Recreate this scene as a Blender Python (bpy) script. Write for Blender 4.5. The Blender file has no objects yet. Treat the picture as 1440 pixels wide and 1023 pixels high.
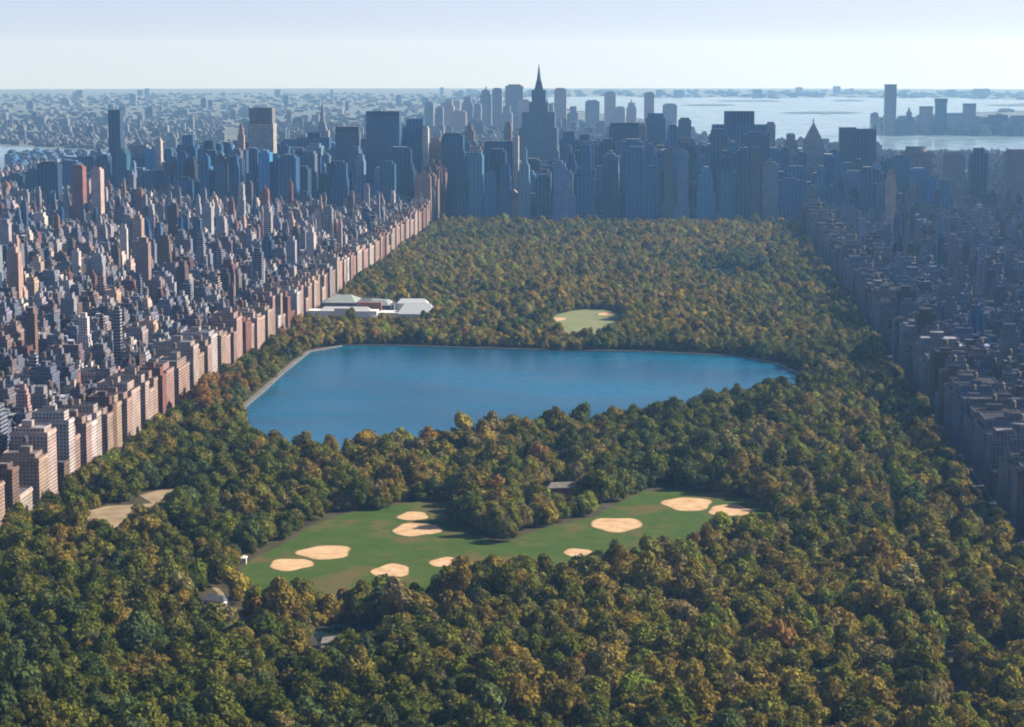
import bpy, bmesh, math, random
import numpy as np
from mathutils import Vector, Matrix

random.seed(7); rng = np.random.default_rng(7)
scene = bpy.context.scene
COL = scene.collection
R = math.radians

# ------------------------------------------------------------------ camera
W0, H0, FPX = 1440.0, 1023.0, 3175.0
HCAM = 390.0
YAW, PITCH = math.atan((946 - 720) / FPX), math.atan((511.5 - 74) / FPX)
cam_d = bpy.data.cameras.new('camera'); cam = bpy.data.objects.new('camera', cam_d); COL.objects.link(cam)
cam_d.sensor_width = 36; cam_d.lens = FPX / W0 * 36; cam_d.clip_start = 1; cam_d.clip_end = 200000
cam.location = (0, 0, HCAM); cam.rotation_euler = (math.pi / 2 - PITCH, 0, YAW)
scene.camera = cam
CM = cam.rotation_euler.to_matrix()
CMI = CM.transposed()

RC = 2.5e6
def drop(r): return max(0.0, r - 5500.0) ** 2 / (2 * RC)
def ray(u, v): return CM @ Vector(((u - W0 / 2) / FPX, -(v - H0 / 2) / FPX, -1.0))
def pt(u, v, y):
    d = ray(u, v); t = y / d.y
    return Vector((d.x * t, y, HCAM + d.z * t))
def gnd(u, v, z=0.0):
    d = ray(u, v); zz = z
    for _ in range(60):
        t = (zz - HCAM) / d.z
        zn = z - drop(math.hypot(d.x, d.y) * t)
        zz = zz * .5 + zn * .5
    return Vector((d.x * t, d.y * t, zz))
def proj(x, y, z):
    p = CMI @ Vector((x, y, z - HCAM))
    return W0 / 2 + FPX * p.x / -p.z, H0 / 2 - FPX * p.y / -p.z
def interp(x, pts):
    return float(np.interp(x, [p[0] for p in pts], [p[1] for p in pts]))

# ------------------------------------------------------------------ light and sky
SUN_AZ, SUN_EL = R(75), R(33)
world = bpy.data.worlds.new('World'); scene.world = world; world.use_nodes = True
nt = world.node_tree; nt.nodes.clear()
sky = nt.nodes.new('ShaderNodeTexSky'); sky.sky_type = 'NISHITA'; sky.sun_disc = False
sky.sun_elevation = SUN_EL; sky.sun_rotation = SUN_AZ; sky.altitude = 300
sky.air_density = 0.42; sky.dust_density = 0.7; sky.ozone_density = 0.6
bg = nt.nodes.new('ShaderNodeBackground'); bg.inputs[1].default_value = 0.088
wo = nt.nodes.new('ShaderNodeOutputWorld')
tcw = nt.nodes.new('ShaderNodeTexCoord'); sx = nt.nodes.new('ShaderNodeSeparateXYZ'); cxw = nt.nodes.new('ShaderNodeCombineXYZ')
mxz = nt.nodes.new('ShaderNodeMath'); mxz.operation = 'MAXIMUM'; mxz.inputs[1].default_value = .03     # the sky keeps its horizon colour below one and a half degrees
nt.links.new(tcw.outputs['Generated'], sx.inputs[0]); nt.links.new(sx.outputs[0], cxw.inputs[0]); nt.links.new(sx.outputs[1], cxw.inputs[1])
nt.links.new(sx.outputs[2], mxz.inputs[0]); nt.links.new(mxz.outputs[0], cxw.inputs[2]); nt.links.new(cxw.outputs[0], sky.inputs[0])
wb = nt.nodes.new('ShaderNodeMix'); wb.data_type = 'RGBA'; wb.blend_type = 'MULTIPLY'; wb.inputs[0].default_value = 1; wb.inputs[7].default_value = (1.05, .925, 1.0, 1)
nt.links.new(sky.outputs[0], wb.inputs[6]); nt.links.new(wb.outputs[2], bg.inputs[0]); nt.links.new(bg.outputs[0], wo.inputs[0])
sd = bpy.data.lights.new('sun', 'SUN'); sd.energy = 5.0; sd.angle = R(0.5); sd.color = (1.0, 0.90, 0.76)
so = bpy.data.objects.new('sun', sd); COL.objects.link(so)
sdir = Vector((math.sin(SUN_AZ) * math.cos(SUN_EL), math.cos(SUN_AZ) * math.cos(SUN_EL), math.sin(SUN_EL)))
so.rotation_euler = sdir.to_track_quat('Z', 'Y').to_euler(); so.location = (2000, 2000, 3000)
scene.view_settings.view_transform = 'Standard'; scene.view_settings.look = 'None'
scene.view_settings.exposure = 1.0; scene.view_settings.gamma = 1
c = scene.cycles
c.max_bounces = 5; c.diffuse_bounces = 2; c.glossy_bounces = 2; c.transmission_bounces = 2; c.volume_bounces = 1
c.transparent_max_bounces = 4; c.use_denoising = True; c.caustics_reflective = False; c.caustics_refractive = False
c.pixel_filter_type = 'BLACKMAN_HARRIS'; c.filter_width = 1.9

# ------------------------------------------------------------------ materials
def mat(name):
    m = bpy.data.materials.new(name); m.use_nodes = True
    n = m.node_tree; n.nodes.clear()
    out = n.nodes.new('ShaderNodeOutputMaterial')
    return m, n, out
class NB:
    def __init__(s, n): s.n = n
    def new(s, t, **k):
        o = s.n.nodes.new(t)
        for a, b in k.items(): setattr(o, a, b)
        return o
    def link(s, a, b): s.n.links.new(a, b)
    def math(s, op, a, b=None, c=None):
        o = s.n.nodes.new('ShaderNodeMath'); o.operation = op
        for i, v in enumerate((a, b, c)):
            if v is None: continue
            if isinstance(v, (int, float)): o.inputs[i].default_value = v
            else: s.link(v, o.inputs[i])
        return o.outputs[0]
    def mix(s, f, a, b, mode='MIX'):
        o = s.n.nodes.new('ShaderNodeMix'); o.data_type = 'RGBA'; o.blend_type = mode
        for i, v in ((0, f), (6, a), (7, b)):
            if isinstance(v, (int, float)): o.inputs[i].default_value = v
            elif isinstance(v, tuple): o.inputs[i].default_value = v if len(v) == 4 else v + (1,)
            else: s.link(v, o.inputs[i])
        return o.outputs[2]
    def noise(s, vec, scale, detail=3, rough=.5):
        o = s.n.nodes.new('ShaderNodeTexNoise'); o.inputs['Scale'].default_value = scale
        o.inputs['Detail'].default_value = detail; o.inputs['Roughness'].default_value = rough
        if vec is not None: s.link(vec, o.inputs['Vector'])
        return o.outputs[0]
    def ramp(s, f, a, b, lo=0.0, hi=1.0):
        o = s.n.nodes.new('ShaderNodeMapRange'); o.inputs[1].default_value = a; o.inputs[2].default_value = b
        o.inputs[3].default_value = lo; o.inputs[4].default_value = hi
        s.link(f, o.inputs[0]); return o.outputs[0]
    def bsdf(s, out, color, rough=.8, spec=.3):
        b = s.n.nodes.new('ShaderNodeBsdfPrincipled')
        if isinstance(color, tuple): b.inputs['Base Color'].default_value = color + (1,)
        else: s.link(color, b.inputs['Base Color'])
        if isinstance(rough, (int, float)): b.inputs['Roughness'].default_value = rough
        else: s.link(rough, b.inputs['Roughness'])
        b.inputs['Specular IOR Level'].default_value = spec
        s.link(b.outputs[0], out.inputs[0]); return b

def facade_mat(name, pu, pv, glass, kind):
    m, n, out = mat(name); B = NB(n)
    at = B.new('ShaderNodeAttribute', attribute_name='tint', attribute_type='GEOMETRY')
    uv = B.new('ShaderNodeUVMap', uv_map='UVMap'); sp = B.new('ShaderNodeSeparateXYZ'); B.link(uv.outputs[0], sp.inputs[0])
    u = B.math('DIVIDE', sp.outputs[0], pu); v = B.math('DIVIDE', sp.outputs[1], pv)
    fu = B.math('FRACT', u); fv = B.math('FRACT', v)
    geo = B.new('ShaderNodeNewGeometry')
    nz = B.noise(geo.outputs['Position'], .06, 4, .6)
    wall = B.mix(1.0, at.outputs[0], B.mix(B.ramp(nz, .3, .7), (.72, .70, .68), (1.18, 1.18, 1.18)), 'MULTIPLY')
    half = B.math('MULTIPLY', at.outputs['Alpha'], .5)
    inu = B.math('LESS_THAN', B.math('ABSOLUTE', B.math('SUBTRACT', fu, .5)), half)
    if kind == 'ribbon': inu = B.math('LESS_THAN', B.math('ABSOLUTE', B.math('SUBTRACT', fu, .5)), .46)
    hv = .27 if kind == 'punched' else (.42 if kind == 'curtain' else .3)
    inv = B.math('LESS_THAN', B.math('ABSOLUTE', B.math('SUBTRACT', fv, .55)), hv)
    win = B.math('MULTIPLY', inu, inv)
    if kind == 'curtain': win = B.math('LESS_THAN', B.math('ABSOLUTE', B.math('SUBTRACT', fu, .5)), .40)
    cell = B.new('ShaderNodeTexWhiteNoise', noise_dimensions='2D'); cb = B.new('ShaderNodeCombineXYZ')
    B.link(B.math('FLOOR', u), cb.inputs[0]); B.link(B.math('FLOOR', v), cb.inputs[1]); B.link(cb.outputs[0], cell.inputs[0])
    gl = B.mix(B.ramp(cell.outputs[0], .0, 1.0, 0, .55), glass, tuple(x * 3.2 + .02 for x in glass))
    if kind == 'curtain': gl = B.mix(.45, gl, at.outputs[0])
    if kind == 'curtain':
        pier = B.math('LESS_THAN', B.math('FRACT', B.math('DIVIDE', sp.outputs[0], 8.7)), .24)
        win = B.math('MULTIPLY', win, B.math('SUBTRACT', 1.0, pier)); wall = B.mix(pier, wall, B.mix(.4, wall, (.09, .19, .36)))
    colr = B.mix(win, wall, gl)
    rg = B.ramp(win, 0, 1, .85, .22)
    b = B.bsdf(out, colr, rg, .16 if kind == 'curtain' else .3)
    return m
MAS = facade_mat('punched_masonry', 3.3, 3.2, (.016, .019, .026), 'punched')
RIB = facade_mat('ribbon_window_wall', 6.5, 3.6, (.016, .022, .034), 'ribbon')
CUR = facade_mat('glass_curtain_wall', 3.0, 3.9, (.010, .024, .045), 'curtain')
def roof_mat():
    m, n, out = mat('tar_and_gravel_roof'); B = NB(n)
    at = B.new('ShaderNodeAttribute', attribute_name='tint', attribute_type='GEOMETRY')
    geo = B.new('ShaderNodeNewGeometry')
    nz = B.noise(geo.outputs['Position'], .22, 5, .65)
    B.bsdf(out, B.mix(1.0, at.outputs[0], B.mix(B.ramp(nz, .32, .68), (.55, .54, .53), (1.35, 1.36, 1.38)), 'MULTIPLY'), .9, .15)
    return m
ROOF = roof_mat()
BMATS = [MAS, RIB, CUR, ROOF]

def simple(name, c1, c2, scale, rough=.9, spec=.2, detail=5, lo=.35, hi=.65):
    m, n, out = mat(name); B = NB(n); geo = B.new('ShaderNodeNewGeometry')
    nz = B.noise(geo.outputs['Position'], scale, detail, .6)
    B.bsdf(out, B.mix(B.ramp(nz, lo, hi), c1, c2), rough, spec); return m
M_LAND = simple('far_land', (.075, .105, .095), (.14, .165, .155), .004)
M_ASPH = simple('asphalt', (.040, .040, .043), (.062, .061, .062), .15)
M_SIDE = simple('sidewalk_concrete', (.09, .09, .09), (.14, .135, .13), .2)
M_SOIL = simple('woodland_floor', (.030, .032, .014), (.075, .058, .030), .05)
def lawn_mat():
    m, n, out = mat('mown_grass'); B = NB(n); geo = B.new('ShaderNodeNewGeometry'); P = geo.outputs['Position']
    a = B.mix(B.ramp(B.noise(P, .05, 8, .7), .35, .65), (.030, .074, .008), (.058, .100, .014))
    b = B.mix(B.ramp(B.noise(P, .022, 5, .6), .50, .62, 0, .85), a, (.125, .090, .036))
    B.bsdf(out, B.mix(B.ramp(B.noise(P, .3, 3, .6), .3, .7, 0, .35), b, (.05, .07, .015)), .95, .1); return m
M_LAWN = lawn_mat()
M_PALE = simple('dry_lawn', (.13, .17, .07), (.20, .21, .10), .03, detail=6)
def sand_mat():
    m, n, out = mat('infield_clay'); B = NB(n); geo = B.new('ShaderNodeNewGeometry'); P = geo.outputs['Position']
    at = B.new('ShaderNodeAttribute', attribute_name='wear', attribute_type='GEOMETRY')
    sand = B.mix(B.ramp(B.noise(P, .09, 6, .6), .35, .65), (.42, .27, .145), (.58, .41, .245))
    edge = B.math('ADD', at.outputs['Fac'], B.math('MULTIPLY', B.math('SUBTRACT', B.noise(P, .22, 5, .65), .5), .55))
    B.bsdf(out, B.mix(B.ramp(edge, .22, .62), (.048, .075, .012), sand), .95, .1); return m
M_SAND = sand_mat()
M_MOUND = simple('mound_clay', (.42, .275, .16), (.54, .39, .25), .09)
M_BARE = simple('bare_earth', (.20, .15, .085), (.33, .26, .16), .06, detail=6)
M_PATH = simple('path_gravel', (.13, .12, .105), (.21, .195, .17), .15)
M_STONE = simple('embankment_stone', (.10, .10, .098), (.19, .185, .17), .3)
M_WOOD = simple('weathered_wood', (.09, .065, .045), (.16, .12, .085), .5)
M_WHITE = simple('pale_stone', (.62, .60, .56), (.76, .74, .70), .12)
M_COPPER = simple('weathered_copper_roof', (.17, .21, .20), (.26, .29, .28), .15)
M_SLATE = simple('grey_slate_roof', (.06, .07, .085), (.12, .125, .14), .2)
M_RED = simple('red_brick', (.22, .085, .06), (.30, .13, .09), .3)
M_STEEL = simple('dark_steel', (.05, .055, .06), (.10, .105, .11), .3, rough=.5, spec=.5)
M_BARK = simple('bark', (.045, .034, .024), (.09, .07, .05), 1.2)
def glass_roof():
    m, n, out = mat('skylight_glass'); B = NB(n); tc = B.new('ShaderNodeTexCoord'); sp = B.new('ShaderNodeSeparateXYZ')
    B.link(tc.outputs['Object'], sp.inputs[0])
    f = B.math('LESS_THAN', B.math('FRACT', B.math('DIVIDE', sp.outputs[1], 2.5)), .2)
    B.bsdf(out, B.mix(f, (.40, .44, .46), (.75, .75, .73)), .15, .6); return m
M_SKYL = glass_roof()

def water_mat(name, deep, rough, scale, bump, spec):
    m, n, out = mat(name); B = NB(n); geo = B.new('ShaderNodeNewGeometry')
    mp = B.new('ShaderNodeMapping'); mp.inputs['Scale'].default_value = (.5, 1.0, 1); B.link(geo.outputs['Position'], mp.inputs[0])
    big = B.noise(mp.outputs[0], .006, 3, .5)
    b = B.bsdf(out, B.mix(B.ramp(big, .35, .65), deep, tuple(x * 1.65 for x in deep)), B.ramp(B.noise(mp.outputs[0], .012, 4, .6), .42, .62, rough * .65, rough * 1.25), spec)
    b.inputs['IOR'].default_value = 1.33
    bp = B.new('ShaderNodeBump'); bp.inputs['Strength'].default_value = bump; bp.inputs['Distance'].default_value = 1.0
    B.link(B.noise(mp.outputs[0], scale, 6, .62), bp.inputs['Height']); B.link(bp.outputs[0], b.inputs['Normal'])
    return m
M_LAKE = water_mat('lake_water', (.003, .062, .118), .22, .22, .45, .16)
M_POND = water_mat('pond_water', (.006, .016, .020), .08, .5, .12, .22)
M_SEA = water_mat('harbour_water', (.13, .20, .23), .22, .05, .12, .45)

def foliage_mat():
    m, n, out = mat('foliage'); B = NB(n)
    at = B.new('ShaderNodeAttribute', attribute_name='tint', attribute_type='INSTANCER')
    geo = B.new('ShaderNodeNewGeometry')
    isl = geo.outputs['Random Per Island']
    nz = B.noise(geo.outputs['Position'], .12, 3, .6)
    vv = B.math('MULTIPLY', B.ramp(isl, 0, 1, .74, 1.28), B.ramp(nz, .3, .7, .68, 1.36))
    cb = B.new('ShaderNodeCombineXYZ'); [B.link(vv, cb.inputs[i]) for i in range(3)]
    colr = B.mix(1.0, at.outputs[0], cb.outputs[0], 'MULTIPLY')
    d = B.new('ShaderNodeBsdfDiffuse'); t = B.new('ShaderNodeBsdfTranslucent'); mx = B.new('ShaderNodeMixShader')
    B.link(colr, d.inputs[0]); B.link(colr, t.inputs[0]); mx.inputs[0].default_value = .22
    B.link(d.outputs[0], mx.inputs[1]); B.link(t.outputs[0], mx.inputs[2]); B.link(mx.outputs[0], out.inputs[0])
    return m
M_FOL = foliage_mat()

# ------------------------------------------------------------------ mesh helpers
def obj(name, verts, faces, material, parent=None, loc=None, kind=None):
    me = bpy.data.meshes.new(name); me.from_pydata([tuple(v) for v in verts], [], faces)
    if material: me.materials.append(material)
    me.update()
    o = bpy.data.objects.new(name, me); COL.objects.link(o)
    if parent: o.parent = parent
    if loc is not None: o.location = loc
    if kind: o['kind'] = kind
    return o
def tag(o, label, cat, group=None):
    o['label'] = label; o['category'] = cat
    if group: o['group'] = group
    return o

class MB:
    """collects boxes and prisms with metre UVs, tints and wall / roof slots for ONE mesh"""
    def __init__(s): s.v = []; s.f = []; s.uv = []; s.t = []; s.m = []
    def face(s, idx, uvs, tint, m):
        s.f.append(idx); s.uv += uvs; s.t.append(tint); s.m.append(m)
    def box(s, x0, x1, y0, y1, z0, z1, wt, rt, wm=0, top=True):
        b = len(s.v)
        s.v += [(x0,y0,z0),(x1,y0,z0),(x1,y1,z0),(x0,y1,z0),(x0,y0,z1),(x1,y0,z1),(x1,y1,z1),(x0,y1,z1)]
        s.face((b,b+1,b+5,b+4), [(x0,z0),(x1,z0),(x1,z1),(x0,z1)], wt, wm)
        s.face((b+1,b+2,b+6,b+5), [(y0,z0),(y1,z0),(y1,z1),(y0,z1)], wt, wm)
        s.face((b+2,b+3,b+7,b+6), [(x1,z0),(x0,z0),(x0,z1),(x1,z1)], wt, wm)
        s.face((b+3,b,b+4,b+7), [(y1,z0),(y0,z0),(y0,z1),(y1,z1)], wt, wm)
        if top: s.face((b+4,b+5,b+6,b+7), [(x0,y0),(x1,y0),(x1,y1),(x0,y1)], rt, 3)
    def parapet(s, x0, x1, y0, y1, z, wt, rt, h=1.1, t=.6):
        """a walled roof: rim faces, inner faces and a sunken roof deck (the box below has top=False)"""
        b = len(s.v); zt = z
        s.v += [(x0,y0,zt),(x1,y0,zt),(x1,y1,zt),(x0,y1,zt)]
        s.v += [(x0+t,y0+t,zt),(x1-t,y0+t,zt),(x1-t,y1-t,zt),(x0+t,y1-t,zt)]
        s.v += [(x0+t,y0+t,zt-h),(x1-t,y0+t,zt-h),(x1-t,y1-t,zt-h),(x0+t,y1-t,zt-h)]
        zz = [(0,0)] * 4
        for i in range(4):
            j = (i + 1) % 4
            s.face((b+i,b+j,b+4+j,b+4+i), zz, wt, 3)
            s.face((b+4+i,b+4+j,b+8+j,b+8+i), zz, wt, 3)
        s.face((b+8,b+9,b+10,b+11), zz, rt, 3)
    def prism(s, cx, cy, r0, r1, z0, z1, n, wt, rt, wm=0, ry=1.0, rot=0.0):
        b = len(s.v)
        for r, z in ((r0, z0), (r1, z1)):
            for i in range(n):
                a = rot + 2 * math.pi * i / n
                s.v.append((cx + r * math.cos(a), cy + ry * r * math.sin(a), z))
        L = 2 * math.pi * r0 / n
        for i in range(n):
            j = (i + 1) % n
            s.face((b+i, b+j, b+n+j, b+n+i), [(i*L,z0),(i*L+L,z0),(i*L+L,z1),(i*L,z1)], wt, wm)
        if r1 > .01: s.face(tuple(b+n+i for i in range(n)), [(0,0)] * n, rt, 3)
    def build(s, name, parent=None, loc=None, kind=None):
        me = bpy.data.meshes.new(name); me.from_pydata(s.v, [], s.f)
        for m in BMATS: me.materials.append(m)
        me.polygons.foreach_set('material_index', s.m)
        uvl = me.uv_layers.new(name='UVMap'); uvl.data.foreach_set('uv', np.array(s.uv, dtype=np.float32).ravel())
        a = me.attributes.new('tint', 'FLOAT_COLOR', 'FACE'); a.data.foreach_set('color', np.array(s.t, dtype=np.float32).ravel())
        me.update()
        o = bpy.data.objects.new(name, me); COL.objects.link(o)
        if parent: o.parent = parent
        if loc is not None: o.location = loc
        if kind: o['kind'] = kind
        return o

# ------------------------------------------------------------------ ground, water, sheets
def sheet(name, poly, z, material, cell=None, kind='structure'):
    """a flat sheet over a polygon (x, y), cut finely enough to follow the curve of the earth"""
    bm = bmesh.new(); f = bm.faces.new([bm.verts.new((p[0], p[1], 0)) for p in poly])
    bmesh.ops.triangulate(bm, faces=bm.faces[:], ngon_method='EAR_CLIP')
    if cell:
        xs = [p[0] for p in poly]; ys = [p[1] for p in poly]
        for ax, lo, hi in ((0, min(xs), max(xs)), (1, min(ys), max(ys))):
            k = math.ceil(lo / cell)
            while k * cell < hi:
                co = [0, 0, 0]; no = [0, 0, 0]; co[ax] = k * cell; no[ax] = 1
                bmesh.ops.bisect_plane(bm, geom=bm.verts[:] + bm.edges[:] + bm.faces[:], plane_co=co, plane_no=no, dist=1e-4)
                k += 1
    for v in bm.verts: v.co.z = z - drop(math.hypot(v.co.x, v.co.y))
    bm.normal_update()
    for q in bm.faces:
        if q.normal.z < 0: q.normal_flip()
    me = bpy.data.meshes.new(name); bm.to_mesh(me); bm.free(); me.materials.append(material)
    o = bpy.data.objects.new(name, me); COL.objects.link(o)
    if kind: o['kind'] = kind
    return o
def upoly(pix, z=0.0): return [tuple(gnd(u, v, z)[:2]) for u, v in pix]

gv, gf = [(0, 0, -.6)], []
radii = list(range(500, 14001, 500)) + list(range(15000, 66001, 1500)); NA = 144
for r in radii:
    for i in range(NA):
        a = 2 * math.pi * i / NA; gv.append((r * math.cos(a), r * math.sin(a), -.6 - drop(r)))
for i in range(NA): gf.append((0, 1 + i, 1 + (i + 1) % NA))
for k in range(len(radii) - 1):
    b0, b1 = 1 + k * NA, 1 + (k + 1) * NA
    for i in range(NA):
        j = (i + 1) % NA; gf.append((b0 + i, b1 + i, b1 + j, b0 + j))
obj('ground', gv, gf, M_LAND, kind='structure')

FIFTH, CPW = -548.0, 285.0                 # facade lines of the two park rows
PARK_N, PARK_S = 700.0, 5120.0
sheet('street_pavement', [(-1950, 900), (1500, 900), (1480, 8600), (900, 9300), (700, 12300), (-600, 12300), (-1940, 7000)], -.25, M_ASPH, 800)
sheet('park_floor', [(-533, PARK_N), (274, PARK_N), (274, PARK_S), (-533, PARK_S)], -.1, M_SOIL)
for nm, x0, x1 in (('avenue_sidewalk', -FIFTH - 4.5, -FIFTH), ):
    pass
for x0, x1 in ((FIFTH, FIFTH + 4), (-537, -533.2), (274.2, 276.5), (CPW - 3, CPW)):
    mb = [(x0, 900, -.25), (x1, 900, -.25), (x1, 5150, -.25), (x0, 5150, -.25), (x0, 900, -.1), (x1, 900, -.1), (x1, 5150, -.1), (x0, 5150, -.1)]
    obj('sidewalk', mb, [(4,5,6,7), (0,1,5,4), (1,2,6,5), (2,3,7,6), (3,0,4,7)], M_SIDE, kind='structure')

# harbour, rivers
HUD = [(1600, 226), (1440, 214), (1240, 212), (1120, 205), (1000, 196), (950, 182), (900, 168), (780, 152), (700, 139), (860, 136), (930, 139), (1010, 137), (1090, 139.5), (1170, 137), (1240, 139), (1330, 138), (1420, 141), (1600, 139),
       (1600, 154), (1460, 156), (1330, 160), (1245, 170), (1226, 181), (1240, 190), (1600, 196)]
sheet('harbour_water', upoly(HUD), 3.0, M_SEA, 1500)
sheet('river_water', [(-1960, 900), (-1960, 6900), (-2200, 8900), (-3700, 10200), (-4300, 9700), (-2900, 8000), (-2560, 6900), (-2500, 900)], .5, M_SEA, 1000)
def isle(u0, u1, v, t, seed):
    r = random.Random(seed); k = 14; up, dn = [], []
    for q in range(k + 1):
        u = u0 + (u1 - u0) * q / k; e = math.sin(math.pi * q / k) ** .6
        up.append((u, v - t * e * r.uniform(.5, 1.1) - .05)); dn.append((u, v + t * e * r.uniform(.3, .7) + .05))
    sheet('island_shore', upoly(up + dn[::-1]), 7.0, M_LAND, 1500)
isle(1098, 1212, 160, 1.6, 1); isle(1168, 1216, 142.5, 1.2, 2); isle(960, 1035, 149, 1.2, 3); isle(1385, 1600, 149, 2.6, 4); isle(1010, 1100, 143, .9, 5)

# reservoir
LAKE = [(345, 573), (371, 551), (400, 524), (436, 495), (482, 487), (560, 487), (690, 491), (800, 494), (900, 495), (985, 499), (1050, 503), (1095, 514), (1135, 533), (1142, 545),
        (1100, 556), (1010, 572), (900, 592), (800, 608), (700, 618), (600, 626), (500, 636), (420, 640), (372, 634), (352, 612), (346, 590)]
lake = upoly(LAKE, 0)
sheet('lake_water', lake, .02, M_LAKE)
def offset_poly(poly, d):
    n = len(poly); a = sum(poly[i][0] * poly[(i+1) % n][1] - poly[(i+1) % n][0] * poly[i][1] for i in range(n))
    sgn = 1 if a > 0 else -1; out = []
    for i in range(n):
        p, q, r = Vector(poly[i-1]), Vector(poly[i]), Vector(poly[(i+1) % n])
        e1 = (q - p).normalized(); e2 = (r - q).normalized()
        nn = (Vector((e1.y, -e1.x)) + Vector((e2.y, -e2.x))).normalized() * sgn
        out.append(tuple(q + nn * d))
    return out
o1, o2, o3, o4 = offset_poly(lake, -.5), offset_poly(lake, 2.5), offset_poly(lake, 3.5), offset_poly(lake, 6.5)
n = len(lake)
vv = [(p[0], p[1], -.1) for p in o1] + [(p[0], p[1], 1.4) for p in o1] + [(p[0], p[1], 1.4) for p in o2] + [(p[0], p[1], .3) for p in o3]
ff = []
for k in range(3):
    for i in range(n): ff.append((k*n+i, k*n+(i+1) % n, (k+1)*n+(i+1) % n, (k+1)*n+i))
tag(obj('embankment_wall', vv, ff, M_STONE), 'low grey stone rim wall running all round the blue reservoir', 'wall')
vv = [(p[0], p[1], .3) for p in o3] + [(p[0], p[1], .3) for p in o4] + [(p[0], p[1], -.1) for p in offset_poly(lake, 7.5)]
ff = [(k*n+i, k*n+(i+1) % n, (k+1)*n+(i+1) % n, (k+1)*n+i) for k in range(2) for i in range(n)]
obj('path', vv, ff, M_PATH, kind='structure')

# meadow with ball fields
MEADOW = [(330, 812), (352, 788), (402, 764), (440, 738), (490, 722), (548, 712), (600, 704), (628, 706), (640, 738), (700, 766), (770, 742), (838, 726), (872, 706), (900, 692), (950, 688), (1010, 694),
          (1076, 708), (1100, 726), (1066, 744), (1004, 760), (940, 784), (875, 802), (800, 814), (730, 810), (660, 822), (610, 836), (560, 852), (500, 866), (430, 870), (355, 862)]
meadow = upoly(MEADOW)
sheet('lawn', meadow, .0, M_LAWN)
LAWN2 = upoly([(770, 447), (800, 438), (838, 434), (872, 440), (876, 462), (846, 482), (796, 480)])
sheet('lawn', LAWN2, .0, M_PALE)
BARES = [[(110, 722), (150, 712), (215, 708), (230, 731), (145, 748)], [(196, 697), (232, 687), (275, 690), (294, 713), (224, 714)]]
bares = [upoly(b) for b in BARES]
for k_, b in enumerate(bares): sheet('bare_ground', b, .0 + .06 * k_, M_BARE)
POND = upoly([(440, 892), (470, 878), (520, 876), (538, 893), (514, 912), (456, 914)])
sheet('pond_water', POND, .05, M_POND)
PONDB = upoly([(985, 384), (1020, 378), (1075, 380), (1080, 390), (1030, 396), (990, 394)])
sheet('pond_water', PONDB, .05, M_POND)

def infield(u, v, w, h, label, rot=0.0):
    g = gnd(u, v); a = gnd(u - w/2, v); b = gnd(u + w/2, v); rx = (b.x - a.x) / 2
    ry = abs(gnd(u, v - h/2).y - gnd(u, v + h/2).y) / 2
    pts = []
    rx *= .93; ry *= .93
    for i in range(40):
        t = 2 * math.pi * i / 40; k = 1 + .08 * math.sin(3 * t + u) + .05 * math.sin(5 * t + v)
        pts.append((rx * k * math.cos(t), ry * k * math.sin(t)))
    # a skinned clay fan with a shallow lip, a grass-free skirt and a raised pitching mound
    vs = [(x, y, .0) for x, y in pts] + [(x * .985, y * .985, .12) for x, y in pts] + [(0, 0, .14)]
    fs = [(i, (i+1) % 40, 40 + (i+1) % 40, 40 + i) for i in range(40)] + [(40 + i, 40 + (i+1) % 40, 80) for i in range(40)]
    vs = [(x * k, y * k, z) for k, z in ((1.14, .0), (1.0, .05), (.86, .10)) for x, y in pts] + [(0, 0, .14)]
    fs = [(r_*40 + i, r_*40 + (i+1) % 40, r_*40 + 40 + (i+1) % 40, r_*40 + 40 + i) for r_ in (0, 1) for i in range(40)] + [(80 + i, 80 + (i+1) % 40, 120) for i in range(40)]
    o = tag(obj('baseball_infield', vs, fs, M_SAND, loc=(g.x, g.y, .02)), label, 'ball field', 'sandy infields of the ball fields')
    wa = o.data.attributes.new('wear', 'FLOAT', 'POINT'); wa.data.foreach_set('value', [0.0] * 40 + [.45] * 40 + [1.0] * 41)
    mv = [(4 * math.cos(t), 4 * math.sin(t), .135) for t in np.linspace(0, 2*math.pi, 12, endpoint=False)] + [(0, 0, .35)]
    obj('pitching_mound', mv, [(i, (i+1) % 12, 12) for i in range(12)], M_MOUND, o)
    return (g.x, g.y, rx, ry)
FIELDS = [infield(*a) for a in (
    (581, 726, 44, 13, 'narrow sandy infield behind the larger pale one at the meadow top'),
    (586, 745, 72, 19, 'large pale clay infield beside the tree clump that splits the meadow'),
    (457, 777, 78, 21, 'broad sandy infield overlapping a second infield near the meadow corner'),
    (409, 794, 64, 18, 'tan infield just in front of the broad overlapping one'),
    (412, 831, 40, 12, 'small reddish infield at the lowest corner of the meadow'),
    (550, 803, 56, 20, 'oval clay infield alone at the lower middle edge of the meadow'),
    (626, 791, 44, 15, 'half hidden yellowish infield tucked against the woods below the meadow'),
    (867, 738, 76, 21, 'pale oval infield alone on the smaller lawn beside the woods'),
    (812, 777, 42, 11, 'thin sandy infield sliver at the bottom edge of the smaller lawn'),
    (967, 709, 72, 20, 'wide sandy infield at the top of the smaller lawn'),
    (1027, 718, 64, 17, 'sandy infield with dark tree shadow beside the wide one'),
    (786, 449, 22, 5, 'tiny sand infield at the edge of the far pale lawn'),
    (853, 442, 26, 5, 'small sand infield at the back of the far pale lawn'))]

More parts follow.
